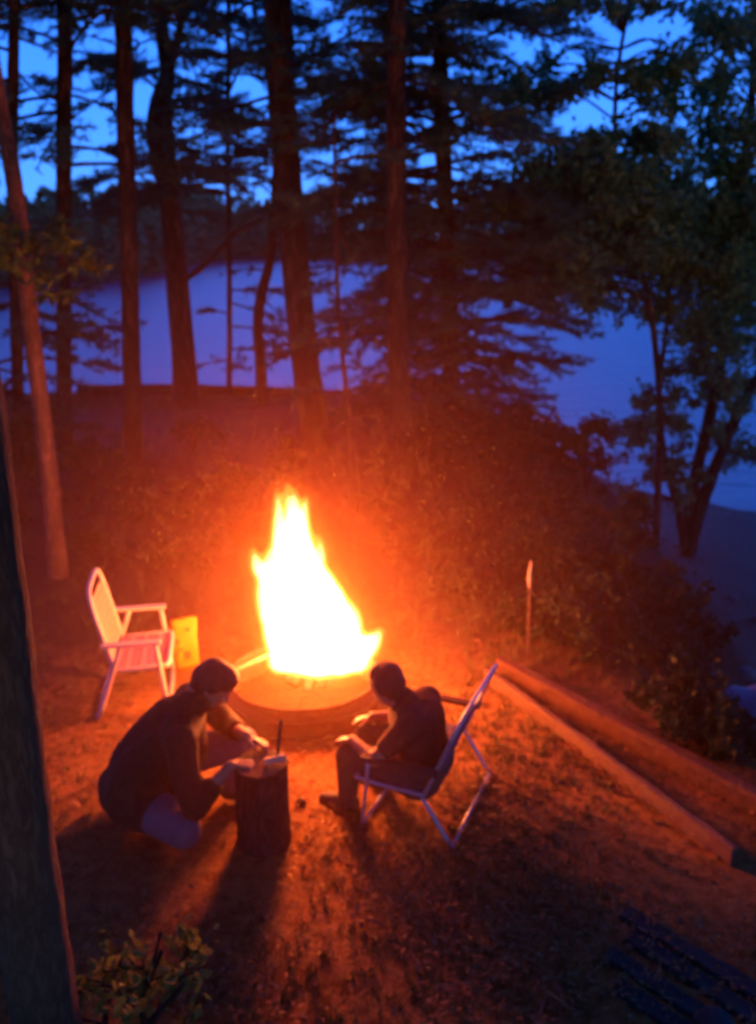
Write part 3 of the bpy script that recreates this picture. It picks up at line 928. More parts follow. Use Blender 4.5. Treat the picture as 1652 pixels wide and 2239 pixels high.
# ------------------------------------------------------------------ timbers, stake, log, planks
def timber(label, a, b_, w, h, name='landscape_timber', m='timber', z0=-0.02, cat='timber'):
    a = np.array(a, float); b_ = np.array(b_, float)
    d = b_ - a; L = np.linalg.norm(d); rz = math.atan2(d[1], d[0])
    c = (a + b_) / 2
    k = max(2, int(L / .12))
    mb = MB()
    # a beam with many sections so its worn edges wander a little
    secs = []
    for i in range(k + 1):
        x = -L / 2 + L * i / k
        j = rng.normal(0, .0018, (8, 2))
        e = min(w, h) * .16
        prof = np.array([(-w / 2 + e, 0), (w / 2 - e, 0), (w / 2, e), (w / 2, h - e), (w / 2 - e, h), (-w / 2 + e, h), (-w / 2, h - e), (-w / 2, e)]) + j
        secs.append([(x, p[0], p[1]) for p in prof])
    v = np.array(secs).reshape(-1, 3)
    f = []
    for i in range(k):
        for q in range(8):
            f.append([i * 8 + q, (i + 1) * 8 + q, (i + 1) * 8 + (q + 1) % 8, i * 8 + (q + 1) % 8])
    f.append(list(range(8))); f.append([k * 8 + q for q in range(8)][::-1])
    mb.add(v, f)
    o = mb.build(name, M[m])
    o.location = (c[0] * S, c[1] * S, z0 * S); o.rotation_euler = (0, 0, rz)
    tag(o, label, cat)
    return o

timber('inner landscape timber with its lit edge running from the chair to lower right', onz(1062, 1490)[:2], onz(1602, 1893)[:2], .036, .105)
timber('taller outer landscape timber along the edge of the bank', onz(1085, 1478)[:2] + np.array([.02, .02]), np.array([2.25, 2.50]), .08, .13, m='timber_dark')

sp0 = onz(1150, 1455)
mb = MB(); mb.add(*tube([(0, 0, -.05), (0.002, 0, .2), (-.004, 0, .45), (-.008, 0, .50)], [.005, .005, .005, .005], seg=8, rough=.05))
root = empty('wooden_stake', (sp0[0], sp0[1], g1(sp0[0], sp0[1])))
mb.build('shaft', M['stake_dark'], root)
mb = MB(); mb.add(*tube([(-.008, 0, .49), (-.01, 0, .54), (-.008, 0, .60), (-.004, 0, .66)], [.006, .011, .010, .004], seg=8, rough=.05))
mb.build('tip', M['cutwood'], root)
tag(root, 'thin upright wooden stake with a pale tip by the timbers', 'stake')

# log along the crest of the bank
p0, p1 = onz(150, 880), onz(640, 880)
mb = MB(); c0 = (p0 + p1) / 2
mb.add(*tube(spline([p0 - c0, (p0 - c0) * .4 + [0, .1, .02], (p1 - c0) * .4 + [0, -.05, .03], p1 - c0], 26) + [0, .5, .08], np.linspace(.11, .07, 26), seg=12, rough=.05))
o = mb.build('fallen_log', M['bark'], smooth=True); o.location = c0 * S
tag(o, 'long dark log lying along the crest of the lake bank', 'log')

def plank(label, c, L, w, rz, z, h=.045):
    mb = MB(); nn_ = 14; e_ = .007
    secs = np.array([[(-L / 2 + L * i / nn_ + (rng.normal(0, .004) if i in (0, nn_) else 0), y + rng.normal(0, .0022), z_ + rng.normal(0, .0015)) for y, z_ in
                      ((-w / 2 + e_, -h / 2), (w / 2 - e_, -h / 2), (w / 2, 0), (w / 2 - e_, h / 2), (0, h / 2 - .003), (-w / 2 + e_, h / 2), (-w / 2, 0))] for i in range(nn_ + 1)]).reshape(-1, 3)
    ff_ = [[i * 7 + q, (i + 1) * 7 + q, (i + 1) * 7 + (q + 1) % 7, i * 7 + (q + 1) % 7] for i in range(nn_) for q in range(7)] + [list(range(7)), [nn_ * 7 + q for q in range(7)][::-1]]
    mb.add(secs, ff_)
    o = mb.build('weathered_plank', M['plank']); o.location = (c[0] * S, c[1] * S, z * S); o.rotation_euler = (0, 0, rz)
    return tag(o, label, 'plank', 'weathered planks in the lower right corner')
rzp = math.radians(-47); ctr = onz(1500, 2165)[:2]; nrm_ = np.array([-math.sin(rzp), math.cos(rzp)])
for k, (lb, off, L_, sh_) in enumerate([('grey weathered plank nearest the bottom edge, first of four from below', -.155, .50, .02), ('grey weathered plank second from the bottom edge in the lower right corner', -.06, .62, -.02),
                           ('grey weathered plank third from the bottom edge in the lower right corner', .055, .70, .03), ('grey weathered plank farthest from the bottom edge in the lower right corner', .15, .78, .0)]):
    c_ = ctr + nrm_ * off + np.array([math.cos(rzp), math.sin(rzp)]) * (sh_ + .06)
    plank(lb, c_, L_, .078, rzp + rng.normal(0, .02), -.008 + .003 * k)
mb = MB(); v, f = sphere((0, 0, 0), (.06, .055, .03), 16, 9); v += rng.normal(0, .0015, v.shape); mb.add(v, f)
o = mb.build('round_stone', M['plank'], smooth=True); p = onz(1562, 2236, .10); o.location = p * S
tag(o, 'pale round stone at the bottom edge beside the grey planks', 'stone')

# tarp beyond the outer timber
p = np.array([1.93, 3.95])
mb = MB(); nn = 16
vv = []
for i in range(nn):
    for j in range(nn):
        x = (i / (nn - 1) - .5) * .30; y = (j / (nn - 1) - .5) * .36
        z = .07 * math.exp(-((x * 6) ** 2)) + .05 * abs(math.sin(9 * x + 14 * y)) + .03 * math.sin(23 * y - 5 * x) * math.sin(17 * x) + .03
        vv.append((x + .02 * math.sin(20 * y), y + .03 * math.sin(15 * x), z))
ff = [[i * nn + j, (i + 1) * nn + j, (i + 1) * nn + j + 1, i * nn + j + 1] for i in range(nn - 1) for j in range(nn - 1)]
mb.add(vv, ff); o = mb.build('crumpled_tarp', M['tarp'], smooth=True)
o.location = (p[0] * S, p[1] * S, (g1(*p) + .12) * S); o.rotation_euler = (0, .1, .5)
tag(o, 'crumpled pale blue tarp past the timbers at the right edge', 'tarp')

# beach stones and driftwood
for i, (px, py, r, lb) in enumerate([(1560, 1400, .10, 'grey stone on the beach left of the pale driftwood'), (1630, 1480, .13, 'grey stone on the beach below the pale driftwood at the right edge'),
                                     (1600, 1310, .09, 'small grey stone on the beach above the driftwood'), (1645, 1560, .08, 'pale stone on the beach at the right edge above the blue tarp')]):
    q = on_ground(px, py)
    mb = MB(); v, f = sphere((0, 0, 0), (r, r * .8, r * .5), 14, 9)
    v = v * (1 + .12 * np.sin(v[:, :1] * 31 + i) * np.cos(v[:, 1:2] * 27)); mb.add(v, f)
    o = mb.build('beach_stone', M['stone'], smooth=True); o.location = (q + [0, 0, r * .2]) * S; o.rotation_euler = (0, 0, i)
    tag(o, lb, 'stone', 'stones on the beach')
q0, q1 = on_ground(1575, 1378), on_ground(1660, 1352)
mb = MB(); mb.add(*tube(spline([q0 * 0, (q1 - q0) * .5 + [0, .03, .02], q1 - q0], 12), np.linspace(.02, .045, 12), seg=8, rough=.08))
o = mb.build('driftwood', M['plank'], smooth=True); o.location = (q0 + [0, 0, .03]) * S
tag(o, 'pale driftwood branch lying on the beach at the right edge', 'driftwood')

# ------------------------------------------------------------------ fire ring and campfire
FR, FH = .40, .175
root = empty('fire_ring', FIRE)
prof = [(FR, 0), (FR, FH * .48), (FR + .008, FH * .5), (FR + .008, FH * .56), (FR, FH * .58), (FR, FH - .02), (FR + .004, FH - .012), (FR + .005, FH), (FR + .001, FH + .004), (FR - .004, FH + .002), (FR - .006, FH - .02), (FR - .006, 0)]
seg = 64
v, f = [], []
for i in range(seg):
    a = 2 * math.pi * i / seg
    wob = 1 + .006 * math.sin(5 * a) + .004 * math.sin(11 * a + 1)
    for r, z in prof: v.append((r * wob * math.cos(a), r * wob * math.sin(a), z))
n = len(prof)
for i in range(seg):
    for j in range(n - 1):
        k = (i + 1) % seg
        f.append([i * n + j, k * n + j, k * n + j + 1, i * n + j + 1])
MB().add(v, f).build('wall', M['steel'], root, smooth=True)
tag(root, 'round rusty steel fire ring holding the blazing fire', 'fire ring')

camp = empty('campfire', FIRE)
def volume_mat(name, emit=None, strength=0):
    m = bpy.data.materials.new(name); m.use_nodes = True
    nt = m.node_tree; nt.nodes.clear()
    out = nt.nodes.new('ShaderNodeOutputMaterial')
    e = nt.nodes.new('ShaderNodeEmission'); e.inputs[0].default_value = (*emit, 1); e.inputs[1].default_value = strength
    nt.links.new(e.outputs[0], out.inputs['Volume'])
    return m
m_core = volume_mat('flame_core', (1.0, .50, .17), 32.0)

def F(px, py, dy=0.0): return ony(px, py, FIRE[1] + dy) - FIRE
def tongue(pts, grow=0.0):
    """pts: (px, py, radius in picture units, dy)"""
    ps = spline(np.array([F(px, py, dy) for px, py, r, dy in pts]), 14)
    rs = np.interp(np.linspace(0, 1, 14), np.linspace(0, 1, len(pts)), [r for _, _, r, _ in pts]) * 4.75 / FPX
    return [(p, r + grow) for p, r in zip(ps, rs)]
TONGUES = [
    [(700, 1410, 66, 0), (692, 1385, 92, 0), (676, 1325, 78, .02), (658, 1250, 47, .02), (648, 1185, 31, 0), (643, 1130, 20, -.02), (642, 1078, 3, -.02)],
    [(640, 1415, 50, -.05), (630, 1380, 52, -.04), (612, 1310, 40, -.02), (588, 1260, 24, 0), (566, 1240, 14, 0), (553, 1206, 3, 0)],
    [(740, 1425, 46, .05), (775, 1422, 38, .06), (800, 1412, 24, .06), (818, 1398, 14, .05), (832, 1378, 3, .05)],
    [(640, 1300, 30, .08), (622, 1210, 26, .08), (613, 1150, 14, .06), (607, 1082, 3, .05)],
    [(740, 1420, 56, -.04), (734, 1360, 42, -.03), (716, 1290, 19, -.02), (704, 1240, 4, 0)],
    [(655, 1200, 22, .05), (661, 1130, 11, .05), (668, 1092, 3, .05)],
    [(600, 1300, 18, .04), (590, 1240, 14, .04), (593, 1198, 3, .04)],
    [(690, 1250, 14, .05), (701, 1215, 9, .05), (697, 1178, 3, .05)],
    [(770, 1390, 20, .0), (776, 1350, 10, .0), (768, 1320, 3, .0)],
    [(585, 1350, 16, -.03), (573, 1300, 11, -.03), (569, 1268, 3, -.03)],
    [(632, 1120, 7, .0), (627, 1090, 4, .0), (629, 1064, 2, .0)],
    [(612, 1446, 24, -.08), (690, 1450, 26, -.1), (782, 1446, 24, -.06)],
]
blob('flame', [tongue(t) for t in TONGUES], m_core, camp, voxel=.012, smooth=3)
for grow, stg, colr in ((.022, 6.0, (1, .36, .04)), (.075, .6, (1, .20, .015))):
    blob('flame', [tongue(t, grow) for t in TONGUES], volume_mat('flame_outer', colr, stg), camp, voxel=.016, smooth=8)
# bed of embers and the burning wood
m, nt, p = mat('embers')
tc = nt.nodes.new('ShaderNodeTexCoord'); nz = nt.nodes.new('ShaderNodeTexVoronoi'); nz.inputs['Scale'].default_value = 130
nt.links.new(tc.outputs['Object'], nz.inputs['Vector'])
rp = nt.nodes.new('ShaderNodeValToRGB'); rp.color_ramp.elements[0].color = (1, .25, .03, 1); rp.color_ramp.elements[1].color = (.05, .01, 0, 1); rp.color_ramp.elements[1].position = .6
nt.links.new(nz.outputs['Distance'], rp.inputs[0]); nt.links.new(rp.outputs[0], p.inputs['Emission Color']); p.inputs['Emission Strength'].default_value = .55
p.inputs['Base Color'].default_value = (.012, .009, .007, 1); p.inputs['Roughness'].default_value = 1; p.inputs['Specular IOR Level'].default_value = 0
v, f = sphere((0, 0, .02), (FR - .01, FR - .01, .05), 40, 12); v[:, 2] = np.maximum(v[:, 2], 0.0) + rng.normal(0, .008, len(v))
MB().add(v, f).build('ember_bed', m, camp, smooth=True)
for i in range(5):
    a = i * 1.26 + .3
    d = np.array([math.cos(a), math.sin(a), 0])
    MB().add(*tube(spline([-d * .15 + [.02, .14, .05], d * .02 + [.02, .14, .14], d * .14 + [.02, .14, .06 + .02 * (i % 2)]], 10), np.linspace(.03, .024, 10), seg=10, rough=.06)).build('log', M['char'], camp, smooth=True)
tag(camp, 'blazing campfire with tall white hot flames in the ring', 'campfire')
# light given off by the flames
for k, (px, py, fr, rad) in enumerate([(690, 1390, .46, .24), (672, 1290, .36, .18), (648, 1180, .18, .07)]):
    ld = bpy.data.lights.new('flame_light', 'POINT'); ld.energy = FIRE_POWER * fr; ld.color = FIRE_COL; ld.shadow_soft_size = rad
    lo = bpy.data.objects.new('flame_light', ld); sc.collection.objects.link(lo); lo.parent = camp
    lo.location = F(px, py) * S

# long stick with its end in the fire
a0, a1 = ony(490, 1480, 4.12), ony(600, 1428, 4.30)
mb = MB(); mb.add(*tube(spline([(0, 0, 0), (a1 - a0) * .5 + [0, 0, .006], a1 - a0], 10), np.linspace(.009, .013, 10), seg=8, rough=.06))
o = mb.build('burning_stick', M['stake'], smooth=True); o.location = a0 * S
tag(o, 'long stick resting on the rim with one end in the flames', 'stick')

# smoke round the fire that catches its light, thinning out evenly with the distance from it
SR_ = 2.9
m = bpy.data.materials.new('smoke'); m.use_nodes = True
nt = m.node_tree; nt.nodes.clear()
out = nt.nodes.new('ShaderNodeOutputMaterial')
vs = nt.nodes.new('ShaderNodeVolumeScatter'); vs.inputs['Color'].default_value = (.95, .5, .15, 1); vs.inputs['Anisotropy'].default_value = 0.35
tc = nt.nodes.new('ShaderNodeTexCoord')
ln_ = nt.nodes.new('ShaderNodeVectorMath'); ln_.operation = 'LENGTH'
nt.links.new(tc.outputs['Object'], ln_.inputs[0])
mr = nt.nodes.new('ShaderNodeMapRange'); mr.inputs[1].default_value = 0; mr.inputs[2].default_value = SR_ * S; mr.inputs[3].default_value = 1; mr.inputs[4].default_value = 0
nt.links.new(ln_.outputs['Value'], mr.inputs[0])
pw = nt.nodes.new('ShaderNodeMath'); pw.operation = 'POWER'; pw.inputs[1].default_value = 1.7
nt.links.new(mr.outputs[0], pw.inputs[0])
ml = nt.nodes.new('ShaderNodeMath'); ml.operation = 'MULTIPLY'; ml.inputs[1].default_value = SMOKE
nt.links.new(pw.outputs[0], ml.inputs[0]); nt.links.new(ml.outputs[0], vs.inputs['Density'])
nt.links.new(vs.outputs[0], out.inputs['Volume'])
mb = MB(); mb.add(*sphere((0, 0, 0), (SR_, SR_, SR_), 32, 20))
o = mb.build('smoke', m); o.location = (FIRE[0] * S, FIRE[1] * S, .55 * S)
tag(o, 'thin wood smoke glowing in the light of the fire', 'smoke', kind='stuff')

# ------------------------------------------------------------------ chairs
def tubeobj(name, pts, r, m, parent, n=None, seg=8, flat=1.0):
    P = spline(pts, n) if n else np.array(pts, float)
    return MB().add(*tube(P, r, seg=seg, flat=flat)).build(name, m, parent, smooth=True)

def strap(name, a, b_, w, m, parent, nrm, sag=.012):
    """a flat woven strap between two points, w wide along `wdir`"""
    a = np.array(a, float); b_ = np.array(b_, float); nrm = norm(nrm)
    wd = norm(np.cross(b_ - a, nrm))
    v, f = [], []
    k = 7
    for i in range(k):
        u = i / (k - 1)
        c = a * (1 - u) + b_ * u - nrm * sag * 4 * u * (1 - u)
        for sgn, h in ((-1, .0015), (1, .0015), (1, -.0015), (-1, -.0015)):
            v.append(c + wd * sgn * w / 2 + nrm * h)
    for i in range(k - 1):
        for j in range(4):
            f.append([i * 4 + j, i * 4 + (j + 1) % 4, (i + 1) * 4 + (j + 1) % 4, (i + 1) * 4 + j])
    f += [[0, 3, 2, 1], [(k - 1) * 4 + j for j in range(4)]]
    return MB().add(v, f).build(name, m, parent)

def lawn_chair(label, loc, rz, W, rear, sb, sf, zs, armz, arm0, arm1, top, ft, M_t, webs, web2, r=.0125, nb=8, nsx=7, arm_m=None, bweb=None, rfrom=None):
    """folding lawn chair; X forward, Y left. rear/ft: X of the rear and front feet, sb/sf: X of the seat ends, top: (X, Z) of the back"""
    root = empty('lawn_chair', loc, rz)
    h = W / 2
    # back frame, one bent tube
    bt = np.array([top[0], 0, top[1]]); bb = np.array([sb, 0, zs])
    ax = norm(bt - bb)
    rc = .07
    pts = [bb + [0, h, 0], bb * .5 + bt * .5 + [0, h, 0], bt - ax * rc * 1.6 + [0, h, 0], bt - ax * rc * .4 + [0, h * .86, 0], bt + [0, h * .5, 0],
           bt + [0, -h * .5, 0], bt - ax * rc * .4 + [0, -h * .86, 0], bt - ax * rc * 1.6 + [0, -h, 0], bb * .5 + bt * .5 + [0, -h, 0], bb + [0, -h, 0]]
    tubeobj('back_frame', pts, r, M_t, root, n=48)
    # seat frame
    tubeobj('seat_frame', [(sb, h, zs), (sf - .04, h, zs + .01), (sf, h * .85, zs + .012), (sf + .004, 0, zs + .012), (sf, -h * .85, zs + .012), (sf - .04, -h, zs + .01), (sb, -h, zs)], r, M_t, root, n=36)
    for s in (1, -1):
        y = s * (h + r * 2.1)
        v, f = box((arm0 + arm1) / 2, y, armz, arm1 - arm0, .042, .02, 0, .006)
        MB().add(v, f).build('armrest', arm_m or M_t, root)
        tubeobj('leg', [(arm1 - .03, y, armz - .008), (ft, y, .005)], r, M_t, root, n=6)
        ra_ = rfrom or (arm0 + (arm1 - arm0) * .33, armz - .008)
        tubeobj('leg', [(ra_[0], y * .97, ra_[1]), (rear, y * .97, .005)], r, M_t, root, n=6)
    tubeobj('rear_bar', [(rear, -h - r * 2, .012), (rear, h + r * 2, .012)], r, M_t, root)
    tubeobj('front_bar', [(ft, -h - r * 2, .012), (ft, h + r * 2, .012)], r, M_t, root)
    for i in range(nsx):
        x = sb + (sf - sb) * (i + .55) / nsx
        strap('strap', (x, h, zs + .012), (x, -h, zs + .012), (sf - sb) / nsx * .86, webs if i % 2 == 0 else web2, root, (0, 0, 1))
    nrm = np.cross(np.array([0, 1, 0]), ax)
    for i in range(nb):
        c = bb + (bt - bb) * (.06 + .78 * (i + .5) / nb)
        strap('strap', c + [0, h, 0], c + [0, -h, 0], np.linalg.norm(bt - bb) * .78 / nb * .88, bweb or (webs if i % 2 else web2), root, nrm, .01)
    tag(root, label, 'chair')
    return root

pr = onz(217, 1574)
lc_rz = math.radians(10)
W1 = .42
# the near rear foot stands at pr; the chair's own origin is the middle of the rear feet
lo_ = pr + np.array([-math.sin(lc_rz), math.cos(lc_rz), 0]) * (W1 / 2 + .025)
lawn_chair('white framed lawn chair with pink webbing, empty, left of the fire', lo_, lc_rz, W1, 0.0, .10, .37, .26, .42, .045, .345, (.0, .70), .36,
           M['white_paint'], M['pink_web'], M['web_pale'], r=.0135, bweb=M['web_back'])

ra, rb = onz(985, 1862), onz(1072, 1690)
lat = norm(rb - ra); cen = (ra + rb) / 2
W2 = np.linalg.norm(rb - ra) - .05
rz2 = math.atan2(lat[1], lat[0]) + math.pi / 2
lawn_chair('folding lawn chair with bluish back seen edge on, right person sits in it', cen, rz2, W2, 0.0, .13, .44, .215, .345, .06, .40, (-.03, .62), .40,
           M['alu'], M['blue_web'], M['blue_pale'], r=.0085, arm_m=M['arm_brown'], rfrom=(.135, .21))

# ------------------------------------------------------------------ stump, kindling, bag, small stones
st = np.array([onz(571, 1872)[0], onz(571, 1872)[1] + .10, 0])
SR, SHT = .108, .37
M['stump_top'] = noisy('worn_stump_top', [(0.09, 0.05, 0.025), (0.17, 0.10, 0.05)], scale=16, rough=0.9, bump=0.5)
root = empty('chopping_stump', st)
v, f = tube(np.array([(0, 0, z) for z in np.linspace(-.02, SHT, 16)]), SR * (1 + .08 * np.exp(-np.linspace(0, SHT, 16) / .06)), seg=40, rough=.018)
MB().add(v, f[:-1]).build('bark', M['stump'], root, smooth=True)
aa = np.linspace(0, 2 * np.pi, 40, endpoint=False)
tv = np.concatenate([[(0, 0, SHT + .004)], np.stack([np.cos(aa) * SR * .98, np.sin(aa) * SR * .98, np.full(40, SHT + .002)], 1)])
MB().add(tv, [[0, 1 + i, 1 + (i + 1) % 40] for i in range(40)]).build('top', M['stump_top'], root)
tag(root, 'upright dark chopping stump in front of the crouching person', 'stump')

def prism(name, m, c, L, r, dirv, rough=.12, seg=5):
    d = norm(np.array(dirv)); c = np.array(c)
    return MB().add(*tube(spline([-d * L / 2, d * L / 2], 5), r, seg=seg, rough=rough)).build(name, m)
o = prism('kindling_stick', M['char'], 0 * st, .16, .007, (.12, .05, 1)); o.location = (st + np.array([.075, .03, SHT + .10])) * S
tag(o, 'thin dark stick held upright over the stump', 'stick')
o = prism('split_kindling', M['cutwood'], 0 * st, .085, .016, (1, .25, .1)); o.location = (st + np.array([.06, -.01, SHT + .022])) * S
tag(o, 'pale split piece of kindling lying on the stump', 'kindling')

# yellow bag
pb = onz(408, 1458)
root = empty('paper_bag', pb, math.radians(20))
w_, d_, h_ = .135, .085, .30
v, f = [], []
rows_ = 9
for i in range(rows_):
    u = i / (rows_ - 1)
    k = 1 - .12 * u if u < .8 else 1 - .12 * u - .1 * (u - .8)
    dd = d_ * (1 - .75 * max(0, (u - .55) / .45))
    for q in range(16):
        a = 2 * math.pi * q / 16
        cx = max(-1, min(1, 1.35 * math.cos(a))); sy = max(-1, min(1, 1.35 * math.sin(a)))
        v.append((cx * w_ / 2 * (1 + .10 * u) + .006 * math.sin(5 * u + q), sy * dd / 2 + .005 * math.sin(9 * u + q * 2), h_ * u + (.012 * math.sin(q * 1.3) if i == rows_ - 1 else 0)))
for i in range(rows_ - 1):
    for q in range(16):
        f.append([i * 16 + q, i * 16 + (q + 1) % 16, (i + 1) * 16 + (q + 1) % 16, (i + 1) * 16 + q])
f.append(list(range(16))[::-1]); f.append([(rows_ - 1) * 16 + q for q in range(16)])
MB().add(v, f).build('sack', M['yellow'], root, smooth=True)
for (x, z, w2, h2) in ((-.045, .19, .022, .03), (-.03, .14, .02, .02), (.01, .10, .024, .05), (.015, .25, .026, .02), (-.05, .11, .012, .02)):
    yy = -d_ / 2 * (1 - .75 * max(0, (z / h_ - .55) / .45)) - .009
    MB().add(*box(x, yy, z, w2, .004, h2, 0, .001)).build('printed_patch', M['print'], root)
tag(root, 'bright yellow paper bag with dark print behind the lawn chair', 'bag')

for i, (px, py, r, lb) in enumerate([(657, 1758, .022, 'small dark stone on the lit ground right of the stump'), (738, 1756, .03, 'dark stone on the ground by the seated person')]):
    q = onz(px, py)
    v, f = sphere((0, 0, 0), (r * 1.2, r, r * .7), 12, 8)
    v = v * (1 + .12 * np.sin(v[:, :1] * 90 + i * 2) * np.cos(v[:, 1:2] * 80))
    o = MB().add(v, f).build('small_stone', M['char'], smooth=True); o.location = (q + [0, 0, r * .4]) * S
    tag(o, lb, 'stone')

# ------------------------------------------------------------------ people
def V(*a): return np.array(a, float)

def head_chains(c, fwd, up, s):
    """skull, jaw, nose, brow, ears and lips about centre c; s = half head height"""
    fwd = norm(fwd); up = norm(up - fwd * np.dot(up, fwd)); lf = np.cross(up, fwd)
    P = lambda x, y, z: c + fwd * x * s + lf * y * s + up * z * s
    return [
        [(P(-.12, 0, .25), .74 * s), (P(.12, 0, .28), .70 * s)],
        [(P(.22, 0, -.1), .60 * s), (P(.34, 0, -.5), .42 * s)],
        [(P(.46, .14, -.62), .26 * s), (P(.52, 0, -.72), .22 * s), (P(.46, -.14, -.62), .26 * s)],
        [(P(.78, 0, .12), .09 * s), (P(.95, 0, -.16), .12 * s)],
        [(P(.84, .09, -.2), .09 * s), (P(.84, -.09, -.2), .09 * s)],
        [(P(.66, .3, .2), .14 * s), (P(.72, 0, .2), .13 * s), (P(.66, -.3, .2), .14 * s)],
        [(P(.72, .18, -.42), .09 * s), (P(.79, 0, -.42), .11 * s), (P(.72, -.18, -.42), .09 * s)],
        [(P(-.02, .70, .12), .10 * s), (P(-.1, .76, -.02), .13 * s), (P(0, .70, -.2), .08 * s)],
        [(P(-.02, -.70, .12), .10 * s), (P(-.1, -.76, -.02), .13 * s), (P(0, -.70, -.2), .08 * s)],
    ], P

def hand_chains(wrist, fwd, nrm, s, curl=.6, thumb=1):
    """palm and five bent fingers; fwd along the hand, nrm out of its back, thumb side +1/-1"""
    fwd = norm(fwd); nrm = norm(nrm - fwd * np.dot(nrm, fwd)); sd = np.cross(nrm, fwd) * thumb
    out = []
    for y in (-.30, -.1, .1, .30):
        out.append([(wrist + fwd * .1 * s, .17 * s), (wrist + fwd * .52 * s + sd * y * .55 * s, .135 * s), (wrist + fwd * .95 * s + sd * y * s, .12 * s)])
    for y, L in ((-.33, .62), (-.11, .80), (.11, .86), (.33, .74)):
        p = wrist + fwd * .95 * s + sd * y * s
        ch = [(p, .115 * s)]
        a = 0.25 * curl
        for k, seg_ in enumerate((.45, .32, .23)):
            d = fwd * math.cos(a) - nrm * math.sin(a) + sd * y * .18
            p = p + d * L * seg_ * 1.15 * s
            ch.append((p, (.105 - .014 * k) * s)); a += curl
        out.append(ch)
    p = wrist + fwd * .22 * s + sd * .22 * s
    ch = [(p, .15 * s)]
    for k, (f_, q_) in enumerate(((.30, .34), (.34, .12), (.26, -.02))):
        p = p + fwd * f_ * s + sd * q_ * s - nrm * .10 * s
        ch.append((p, (.125 - .015 * k) * s))
    out.append(ch)
    return out

def eyes(P, s, parent):
    for y in (.29, -.29):
        v, f = sphere(P(.70, y, .06), .085 * s, 10, 7)
        MB().add(v, f).build('eye', M['eye'], parent, smooth=True)

# --- crouching person at the stump: hips on the ground, back rounded, facing right towards the stump
hipN, hipF = V(-1.06, 3.22, .15), V(-1.06, 3.42, .16)
shN, shF = V(-.80, 3.13, .50), V(-.80, 3.50, .53)
neck = V(-.775, 3.33, .575); hc = V(-.695, 3.345, .665)
hfwd = V(.70, .0, -.70); hup = V(.7, 0, .7)
elN, elF = V(-.73, 3.02, .25), V(-.67, 3.56, .33)
wrN, wrF = st + V(-.105, -.07, SHT + .045), st + V(-.06, .12, SHT + .075)
kneeN, kneeF = V(-.78, 2.99, .15), V(-.60, 3.52, .26)
footN, footF = V(-.87, 3.33, .05), V(-.64, 3.42, .05)
hch, P1 = head_chains(hc, hfwd, hup, .108)
body = hch + [
    [(hc - norm(hup) * .06 - norm(hfwd) * .02, .056), (neck, .06), (neck - V(.06, 0, .06), .07)],
    [(neck - V(.04, 0, .06), .07), (V(-.90, 3.33, .43), .10), (V(-1.0, 3.32, .30), .105), (V(-1.06, 3.32, .17), .115)],
    [(shN, .05), (elN, .038), (wrN, .025)], [(shF, .05), (elF, .038), (wrF, .025)],
    [(hipN, .085), (kneeN, .055), (footN, .035)], [(hipF, .085), (kneeF, .055), (footF, .035)],
]
body += hand_chains(wrN, norm(V(.9, .35, -.15)), V(-.1, -.2, 1), .075, .55, 1)
body += hand_chains(wrF, norm(V(.9, -.3, -.25)), V(0, .3, 1), .075, .7, -1)
p1 = blob('person', body, M['skin'], voxel=.0068, smooth=3)
eyes(P1, .108, p1)
blob('hair', [[(P1(-.22, 0, .42), .080), (P1(.10, 0, .5), .076)], [(P1(-.32, 0, .1), .076), (P1(-.30, 0, -.22), .06)], [(P1(.35, .15, .72), .045), (P1(.35, -.15, .72), .045)],
              [(P1(-.1, .45, .35), .05), (P1(-.15, .5, .1), .04)], [(P1(-.1, -.45, .35), .05), (P1(-.15, -.5, .1), .04)]], M['hair'], p1, voxel=.008, smooth=3)
blob('jacket', [
    [(neck + V(.022, 0, .028), .066), (neck + V(-.012, 0, -.005), .074), (neck - V(.06, 0, .055), .095)],
    [(shN + V(-.02, .05, .0), .085), (neck - V(.06, 0, .07), .105), (shF + V(-.02, -.05, 0), .085)],
    [(V(-.87, 3.33, .46), .145), (V(-.95, 3.325, .36), .158), (V(-1.02, 3.32, .26), .165), (V(-1.06, 3.32, .17), .16)],
    [(V(-.88, 3.24, .42), .12), (V(-1.0, 3.23, .30), .13), (V(-1.07, 3.24, .17), .13)],
    [(V(-.88, 3.42, .44), .12), (V(-1.0, 3.42, .32), .13), (V(-1.07, 3.41, .18), .13)],
    [(V(-1.12, 3.24, .16), .10), (V(-1.15, 3.32, .16), .10), (V(-1.12, 3.40, .17), .10)],
    [(V(-1.06, 3.20, .17), .128), (V(-.97, 3.13, .17), .116)], [(V(-1.04, 3.42, .19), .125), (V(-.92, 3.45, .23), .112)],
    [(shN, .075), (shN * .5 + elN * .5 + V(-.01, -.01, 0), .066), (elN, .062), (elN * .55 + wrN * .45, .05)],
    [(shF, .075), (shF * .5 + elF * .5, .066), (elF, .062), (elF * .55 + wrF * .45, .05)],
    [(V(-.83, 3.33, .36), .11), (V(-.90, 3.33, .22), .11)],
], M['jacket'], p1, voxel=.010, smooth=5)
tr1 = [[(hipN + V(0, .02, 0), .112), (V(-.92, 3.10, .16), .098), (kneeN, .078), (V(-.84, 3.14, .10), .066), (footN + V(0, -.05, .03), .055)],
       [(hipF, .112), (hipF * .5 + kneeF * .5 + V(0, 0, .02), .098), (kneeF, .078), (kneeF * .45 + footF * .55, .062), (footF + V(0, 0, .05), .055)],
       [(hipN, .115), (hipF, .115)]]
blob('trousers', tr1, M['jeans'], p1, voxel=.010, smooth=5)
